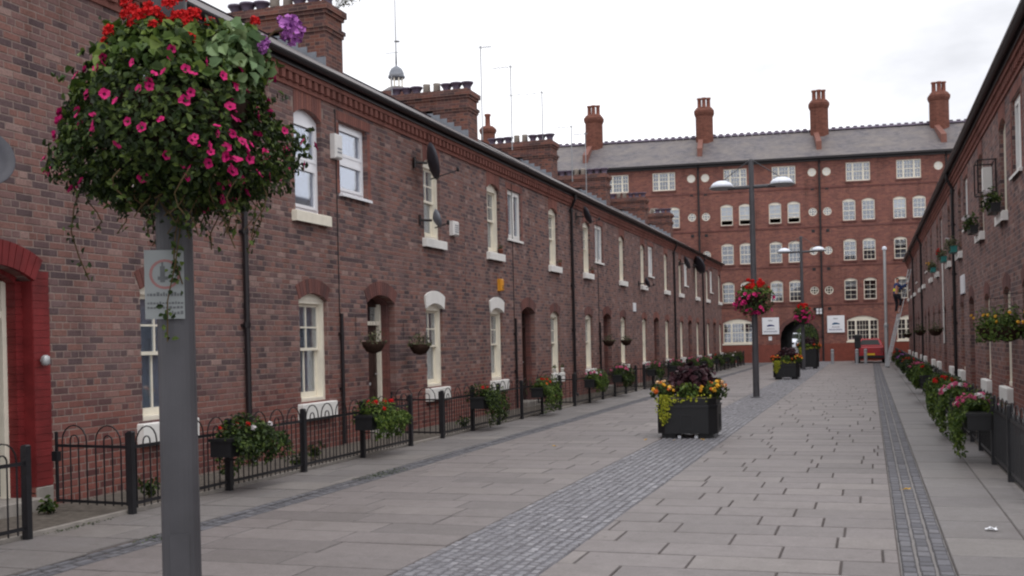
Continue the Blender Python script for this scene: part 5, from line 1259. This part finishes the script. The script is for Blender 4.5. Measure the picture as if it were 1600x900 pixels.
# lantern tower far behind the terrace
p = at(620, 138, 78.0)
r = thing('lantern_tower', 'distant domed lantern with tall mast behind the terrace roofs', 'tower', (p.x, p.y, 0), 0)
k = p.z
MB().box(-1.6, 1.6, -1.6, 1.6, -0.05, k - 0.5).build('tower_shaft', 'chimney_brick', r)
MB().lathe([(1.5, k - 0.5), (0.7, k + 0.02), (0.62, k + 0.05)], 8).build('tower_roof', 'slate', r)
for q in range(8): a = 2 * math.pi * q / 8; MB().lathe([(0.06, k), (0.06, k + 0.75)], 6, (0.46 * math.cos(a), 0.46 * math.sin(a), 0)).build('column', 'cream_paint', r)
MB().lathe([(0.58, k + 0.75), (0.66, k + 0.82), (0.66, k + 0.92), (0.6, k + 0.98), (0.55, k + 1.25), (0.42, k + 1.5), (0.2, k + 1.66), (0.05, k + 1.75)], 16).build('dome', 'lead', r, smooth=True)
MB().lathe([(0.05, k + 1.7), (0.07, k + 2.0), (0.035, k + 3.0), (0.02, k + 9.5)], 8).build('mast', 'dish_grey', r)
d = MB(); d.lathe([(0.02, 0), (0.22, 0.03), (0.22, 0.06), (0.02, 0.1)], 10, (0.1, 0, k + 3.6)); d.tube([(-0.9, 0, k + 2.8), (0.2, 0, k + 2.8)], 0.02, 5); d.build('mast_fitting', 'steel_grey', r)
# single red flue on a house behind
p = at(763, 232, 52.0)
r = thing('rear_house', 'house behind the terrace, only its single red flue showing between the stacks', 'house', (p.x, p.y, 0), 0)
MB().box(-3, 3, -3, 3, -0.05, p.z - 2.4).build('wall', 'chimney_brick', r)
rfm = MB(); rfm.prism([(p.z - 2.45, 3.2), (p.z - 0.6, 0.0), (p.z - 2.45, -3.2)], -3.1, 3.1, 1); rfm.build('roof', 'slate', r)
fo = MB().lathe([(0.36, p.z - 1.5), (0.36, p.z + 0.72), (0.4, p.z + 0.76), (0.44, p.z + 0.86), (0.44, p.z + 0.96), (0.3, p.z + 1.1)], 8, a0=R(22.5)).build('chimney', 'flue_brick', r)
put('chimney_pot', POT[2], fo, (0, 0, p.z + 1.05))
# buddleia sprouting from the nearest visible chimney
r = thing('chimney_weed', 'wispy plant sprouting from the top of the nearest visible chimney', 'plant', (cxL + 1.25, cyL[1] + 0.2, 9.04), 0)
rnd = random.Random(9); pts = []; st = MB()
for k in range(8):
    a = rnd.uniform(-1.2, 1.2); l = rnd.uniform(0.35, 0.6); e = (math.cos(a) * l, math.sin(a) * l * 0.6, rnd.uniform(0.0, 0.4)); st.tube([(0, 0, 0), (e[0] * 0.5, e[1] * 0.5, e[2] * 0.8 + 0.08), e], 0.005, 4)
    for j in range(12): t = rnd.uniform(0.3, 1); pts.append(((e[0] * t + rnd.gauss(0, 0.03), e[1] * t, e[2] * t + rnd.gauss(0.03, 0.03)), (1, 0, 0.3)))
st.build('stems', 'stem_brown', r); put('foliage', leaf_mesh('foliage', pts, 'leaf_dusty', 0.08, 0.35, 9), r, kind='stuff')

# ------------------------------------------------------------------ far end: bollards, pole, car, van, ladder and climber
bm = MB().lathe([(0.1, 0), (0.1, 0.02), (0.085, 0.03), (0.085, 0.72), (0.09, 0.74), (0.09, 0.8), (0.06, 0.83), (0.01, 0.84)], 14).mesh('shaft', 'steel_grey'); bandm = MB().lathe([(0.0875, 0.62), (0.0875, 0.68)], 14).mesh('band', 'galvanised')
for x, y, lab in ((-1.97, 63.3, 'grey steel bollard right of the archway, standing alone'), (-0.66, 62.6, 'grey steel bollard left of the red car, beside the black post'), (-0.2, 62.2, 'grey steel bollard in front of the red car'), (-6.0, 60.5, 'grey steel bollard left of the second lamp post, by the end of the row')):
    r = thing('bollard', lab, 'bollard', (x, y, 0), 0, 'bollards at the end of the street'); put('shaft', bm, r); put('band', bandm, r)
r = thing('cctv_pole', 'tall pale steel pole near the foot of the ladder', 'pole', (0.86, 60.2, 0), 0)
MB().lathe([(0.14, 0), (0.14, 0.02), (0.1, 0.03), (0.1, 2.1), (0.075, 2.2), (0.07, 6.0)], 14).build('shaft', 'galvanised', r); MB().lathe([(0.12, 1.95), (0.12, 2.1)], 14).build('collar', 'steel_grey', r); MB().lathe([(0.07, 6.0), (0.12, 6.03), (0.12, 6.15), (0.04, 6.2)], 12).build('cap', 'lamp_shell', r)
r = thing('pay_post', 'black upright machine beside the red car', 'ticket machine', (-0.62, 64.4, 0), 0)
MB().lathe([(0.12, 0), (0.12, 0.9)], 12).build('post', 'black_paint', r); MB().chamf((-0.17, -0.12, 0.88), (0.17, 0.12, 1.62), 2, 0.04).build('head', 'black_paint', r); MB().box(-0.1, 0.1, -0.126, -0.12, 1.25, 1.45).build('screen', 'car_glass', r)

def loft(mb, secs, tint=0.5):
    """secs: list of (y, [(x,z)...]) closed rings"""
    n = len(secs[0][1]); vs = [(x, y, z) for y, ring in secs for x, z in ring]
    fs = [(i * n + k, i * n + (k + 1) % n, (i + 1) * n + (k + 1) % n, (i + 1) * n + k) for i in range(len(secs) - 1) for k in range(n)]
    fs += [tuple(range(n - 1, -1, -1)), tuple((len(secs) - 1) * n + k for k in range(n))]; return mb.add(vs, fs, tint)
def car(x, y, rotz, label, mat, name='parked_car', cat='car', van=False):
    r = thing(name, label, cat, (x, y, 0), rotz); W = 0.81 if not van else 0.92
    def ring(w, z0, z1, tuck=0.06, c=0.1): return [(-w + tuck, z0), (w - tuck, z0), (w, z0 + c), (w, z1 - c), (w - tuck, z1), (-w + tuck, z1), (-w, z1 - c), (-w, z0 + c)]
    b = MB()
    if not van: loft(b, [(0.0, ring(W - 0.1, 0.32, 0.86)), (0.08, ring(W, 0.24, 0.92)), (0.6, ring(W, 0.2, 0.95)), (2.6, ring(W, 0.2, 0.94)), (3.6, ring(W - 0.02, 0.22, 0.82)), (3.85, ring(W - 0.14, 0.3, 0.66))])
    else: loft(b, [(0.0, ring(W, 0.3, 2.0)), (3.4, ring(W, 0.3, 2.02)), (4.0, ring(W, 0.3, 1.3)), (4.6, ring(W - 0.04, 0.3, 1.1)), (4.8, ring(W - 0.14, 0.36, 0.9))])
    body = b.build('body', mat, r)
    if not van:
        c = MB(); loft(c, [(0.12, ring(W - 0.12, 0.9, 0.97, 0.04, 0.02)), (0.52, ring(W - 0.2, 0.9, 1.36, 0.1)), (1.9, ring(W - 0.2, 0.9, 1.39, 0.1)), (2.75, ring(W - 0.12, 0.9, 0.96, 0.04, 0.02))]); c.build('cabin', mat, r)
        rw = MB(); rw.add([(-W + 0.26, 0.19, 1.03), (W - 0.26, 0.19, 1.03), (W - 0.38, 0.45, 1.3), (-W + 0.38, 0.45, 1.3)], [(0, 1, 2, 3)]); rw.build('rear_window', 'car_glass', r, (0, -0.025, 0.005))
        for s_ in (-1, 1):
            MB().add([(s_ * (W - 0.135), 0.5, 0.98), (s_ * (W - 0.135), 2.4, 0.98), (s_ * (W - 0.235), 1.85, 1.33), (s_ * (W - 0.235), 0.6, 1.31)], [(0, 1, 2, 3)]).build('side_window', 'car_glass', r)
            MB().chamf((s_ * (W - 0.13) - 0.11, -0.05, 0.62), (s_ * (W - 0.13) + 0.11, 0.06, 0.84), 1, 0.01).build('tail_light', 'tail_red', r, (0, 0, 0)).rotation_euler = (0, 0, 0)
            MB().box(s_ * (W - 0.13) - 0.1, s_ * (W - 0.13) + 0.1, -0.02, 0.02, 0.63, 0.83).build('tail_lens', 'tail_red', r)
        MB().box(-0.26, 0.26, -0.022, 0.01, 0.44, 0.55).build('number_plate', 'plate_yellow', r)
        MB().box(-W + 0.06, W - 0.06, -0.06, 0.06, 0.28, 0.42).build('bumper', 'black_plastic', r)
    else:
        MB().add([(-W + 0.12, 3.45, 1.92), (W - 0.12, 3.45, 1.92), (W - 0.1, 3.97, 1.34), (-W + 0.1, 3.97, 1.34)], [(0, 1, 2, 3)]).build('windscreen', 'car_glass', r, (0, 0.03, 0.01))
        for s_ in (-1, 1): MB().box(s_ * 0.65 - 0.14, s_ * 0.65 + 0.14, 4.7, 4.8, 0.65, 0.85).build('headlight', 'sign_white', r)
        MB().box(-0.4, 0.4, 4.74, 4.81, 0.62, 0.86).build('grille', 'black_plastic', r); MB().box(-0.26, 0.26, 4.79, 4.82, 0.45, 0.56).build('number_plate', 'sign_white', r)
    for s_ in (-1, 1):
        for yy in ((0.65, 3.1) if not van else (0.9, 3.9)):
            t = MB(); t.lathe([(0.18, -0.09), (0.28, -0.09), (0.3, -0.06), (0.3, 0.06), (0.28, 0.09), (0.18, 0.09)], 18); w = t.build('wheel', 'tyre', r, (s_ * (W - 0.07), yy, 0.3)); w.rotation_euler = (0, R(90), 0)
            MB().lathe([(0.05, 0.085), (0.17, 0.085), (0.18, 0.092)], 14).build('rim', 'galvanised', w)
    return r
car(0.03, 64.3, 0, 'red hatchback seen from behind, parked at the end of the street', 'car_red')
vp_ = at(1240, 546, 136.0); car(vp_.x, 141.0, math.pi + R(-4), 'white van parked in the yard beyond the archway', 'van_white', 'parked_van', 'van', True)
for i, (a, b) in enumerate(((1264, 92), (1274, 97), (1283, 94), (1258, 118))):
    q = at(a, 540, b); q.z = 0; r = thing('yard_shrub', ['leafy shrub in the yard beyond the archway, just right of the van', 'taller leafy shrub in the middle of the yard beyond the archway', 'leafy shrub by the right side of the archway', 'leafy shrub farthest back in the yard beyond the archway'][i], 'shrub', q, 0, 'shrubs in the yard')
    st = MB()
    for k in range(7): an = k * 0.9; st.tube([(0, 0, 0), (0.3 * math.cos(an), 0.3 * math.sin(an), 0.8), (0.6 * math.cos(an), 0.6 * math.sin(an), 1.6)], 0.02, 5)
    st.build('stems', 'stem_brown', r); put('foliage', leaf_mesh('foliage', blob_pts(1100, (0, 0, 1.4), (1.0, 1.0, 1.4), 500 + i, 0.3, 0.1), 'leaf', 0.18, 0.5, 500 + i), r, kind='stuff')

LB, LT = Vector((0.8, 55.5, 0.0)), Vector((1.93, 55.8, 4.7))
r = thing('ladder', 'aluminium extension ladder leaning against the right-hand wall with a climber', 'ladder', LB, 0)
ax = LT - LB; sd_ = Vector((-ax.y, ax.x, 0)).normalized() * 0.2
for s_ in (-1, 1):
    MB().tube([sd_ * s_, ax + sd_ * s_], 0.028, 4).build('stile', 'aluminium', r); MB().tube([sd_ * s_ * 0.86 + Vector((-0.05, 0, 0.0)), ax * 0.55 + sd_ * s_ * 0.86 + Vector((-0.05, 0, 0))], 0.026, 4).build('lower_stile', 'aluminium', r)
    MB().box(-0.05, 0.05, -0.04, 0.04, -0.0, 0.05).build('rubber_foot', 'black_plastic', r, sd_ * s_)
for k in range(1, 18): c_ = ax * (k / 18); MB().tube([c_ - sd_, c_ + sd_], 0.016, 5).build('rung', 'aluminium', r)

# person on the ladder: one skinned body, clothes as shaped shells over it
def skinned(name, verts, edges, radii, mat, parent, sub=2):
    m = bpy.data.meshes.new(name); m.from_pydata([tuple(v) for v in verts], edges, []); m.materials.append(M[mat])
    o = put(name, m, parent); o.modifiers.new('skin', 'SKIN'); 
    sv = m.skin_vertices[0].data if m.skin_vertices else None
    if sv is None:
        bm_ = bmesh.new(); bm_.from_mesh(m); bm_.verts.layers.skin.verify(); bm_.to_mesh(m); bm_.free(); sv = m.skin_vertices[0].data
    for i, q in enumerate(radii): sv[i].radius = (q, q) if not isinstance(q, tuple) else q; sv[i].use_root = i == 0
    sb = o.modifiers.new('sub', 'SUBSURF'); sb.levels = sb.render_levels = sub; return o
f0 = LB + ax * 0.55                       # the rung the feet stand on
per = thing('person', 'person in navy top and yellow hi-vis vest climbing the ladder', 'person', f0, 0)
ux = Vector((ax.x, ax.y, 0)).normalized(); vy = Vector((-ux.y, ux.x, 0))
def Pq(a, b, c): return ux * a + vy * b + Vector((0, 0, c))
V = [Pq(-0.18, 0, 0.93), Pq(-0.15, 0, 1.15), Pq(-0.12, 0, 1.36), Pq(-0.1, 0, 1.46), Pq(-0.08, 0, 1.52), Pq(-0.06, 0, 1.6), Pq(-0.06, 0, 1.7),
     Pq(-0.17, 0.1, 0.88), Pq(-0.08, 0.12, 0.48), Pq(-0.14, 0.11, 0.08), Pq(0.02, 0.11, 0.03), Pq(-0.17, -0.1, 0.88), Pq(0.06, -0.12, 0.66), Pq(-0.02, -0.11, 0.34), Pq(0.1, -0.11, 0.3),
     Pq(-0.1, 0.19, 1.4), Pq(0.02, 0.26, 1.16), Pq(0.24, 0.2, 1.24), Pq(0.31, 0.19, 1.27), Pq(-0.1, -0.19, 1.4), Pq(0.1, -0.26, 1.24), Pq(0.3, -0.2, 1.42), Pq(0.37, -0.19, 1.46)]
E_ = [(0, 1), (1, 2), (2, 3), (3, 4), (4, 5), (5, 6), (0, 7), (7, 8), (8, 9), (9, 10), (0, 11), (11, 12), (12, 13), (13, 14), (2, 15), (15, 16), (16, 17), (17, 18), (2, 19), (19, 20), (20, 21), (21, 22)]
RD = [(0.15, 0.11), (0.14, 0.1), (0.17, 0.11), 0.07, 0.055, 0.085, 0.07, 0.085, 0.062, 0.045, 0.04, 0.085, 0.062, 0.045, 0.04, 0.06, 0.045, 0.034, 0.035, 0.06, 0.045, 0.034, 0.035]
skinned('body', V, E_, RD, 'skin', per)
skinned('trousers', [V[i] for i in (0, 7, 8, 9, 11, 12, 13)] + [Pq(-0.17, 0, 1.0)], [(0, 1), (1, 2), (2, 3), (0, 4), (4, 5), (5, 6), (0, 7)], [(0.165, 0.125), 0.1, 0.077, 0.062, 0.1, 0.077, 0.062, (0.15, 0.12)], 'dark_cloth', per)
skinned('top', [V[i] for i in (1, 2, 15, 16, 17, 19, 20, 21)] + [V[0], V[3]], [(0, 1), (1, 2), (2, 3), (3, 4), (1, 5), (5, 6), (6, 7), (0, 8), (1, 9)], [(0.155, 0.115), (0.185, 0.125), 0.074, 0.058, 0.045, 0.074, 0.058, 0.045, (0.16, 0.12), 0.08], 'navy_cloth', per)
skinned('vest', [Pq(-0.165, 0, 1.0), Pq(-0.15, 0, 1.14), Pq(-0.135, 0, 1.24)], [(0, 1), (1, 2)], [(0.172, 0.13), (0.17, 0.13), (0.175, 0.128)], 'hivis', per)
skinned('hair', [Pq(-0.075, 0, 1.63), Pq(-0.07, 0, 1.72)], [(0, 1)], [0.09, 0.078], 'hair_dark', per, 2)

# ------------------------------------------------------------------ litter on the paving
def dry_leaf(x, y, s_, rot, label):
    m = MB(); m.add([(-s_, 0, 0.004), (-s_ * 0.2, s_ * 0.6, 0.02), (s_ * 0.5, s_ * 0.4, 0.012), (s_, 0, 0.025), (s_ * 0.5, -s_ * 0.45, 0.01), (-s_ * 0.2, -s_ * 0.6, 0.022)], [(0, 1, 2, 3), (0, 3, 4, 5)])
    m.tube([(-s_, 0, 0.004), (-s_ * 1.5, 0.01, 0.008)], 0.002, 4)
    tag(m.build('fallen_leaf', 'dry_leaf', None, (x, y, 0.003), rot), label, 'leaf', 'fallen leaves on the paving')
for i, (px, py, lab) in enumerate([(1417, 766, 'yellow leaf lying in the right-hand drainage channel'), (1009, 688, 'yellow leaf on the paving left of the near planter'), (1098, 688, 'yellow leaf at the foot of the near planter'), (866, 698, 'small orange leaf on the paving, far left of the planter'), (1053, 689, 'small yellow leaf just before the near planter')]):
    d = fw + rt * ((px - 800) / 1700) + up * ((536 - py) / 1700); k = -1.6 / d.z; dry_leaf(d.x * k, d.y * k, 0.035 if i else 0.045, i * 1.3, lab)
p = MB(); rnd = random.Random(4); n = 5
g = [[((i - 2) * 0.022 + rnd.gauss(0, 0.006), (j - 2) * 0.017 + rnd.gauss(0, 0.005), 0.008 + abs(rnd.gauss(0, 0.014))) for j in range(n)] for i in range(n)]
p.add([v for row in g for v in row], [(i * n + j, (i + 1) * n + j, (i + 1) * n + j + 1, i * n + j + 1) for i in range(n - 1) for j in range(n - 1)])
tag(p.build('paper_scrap', 'paper', None, (0.9, 9.5, 0.002)), 'crumpled scrap of white paper on the right-hand pavement', 'paper')
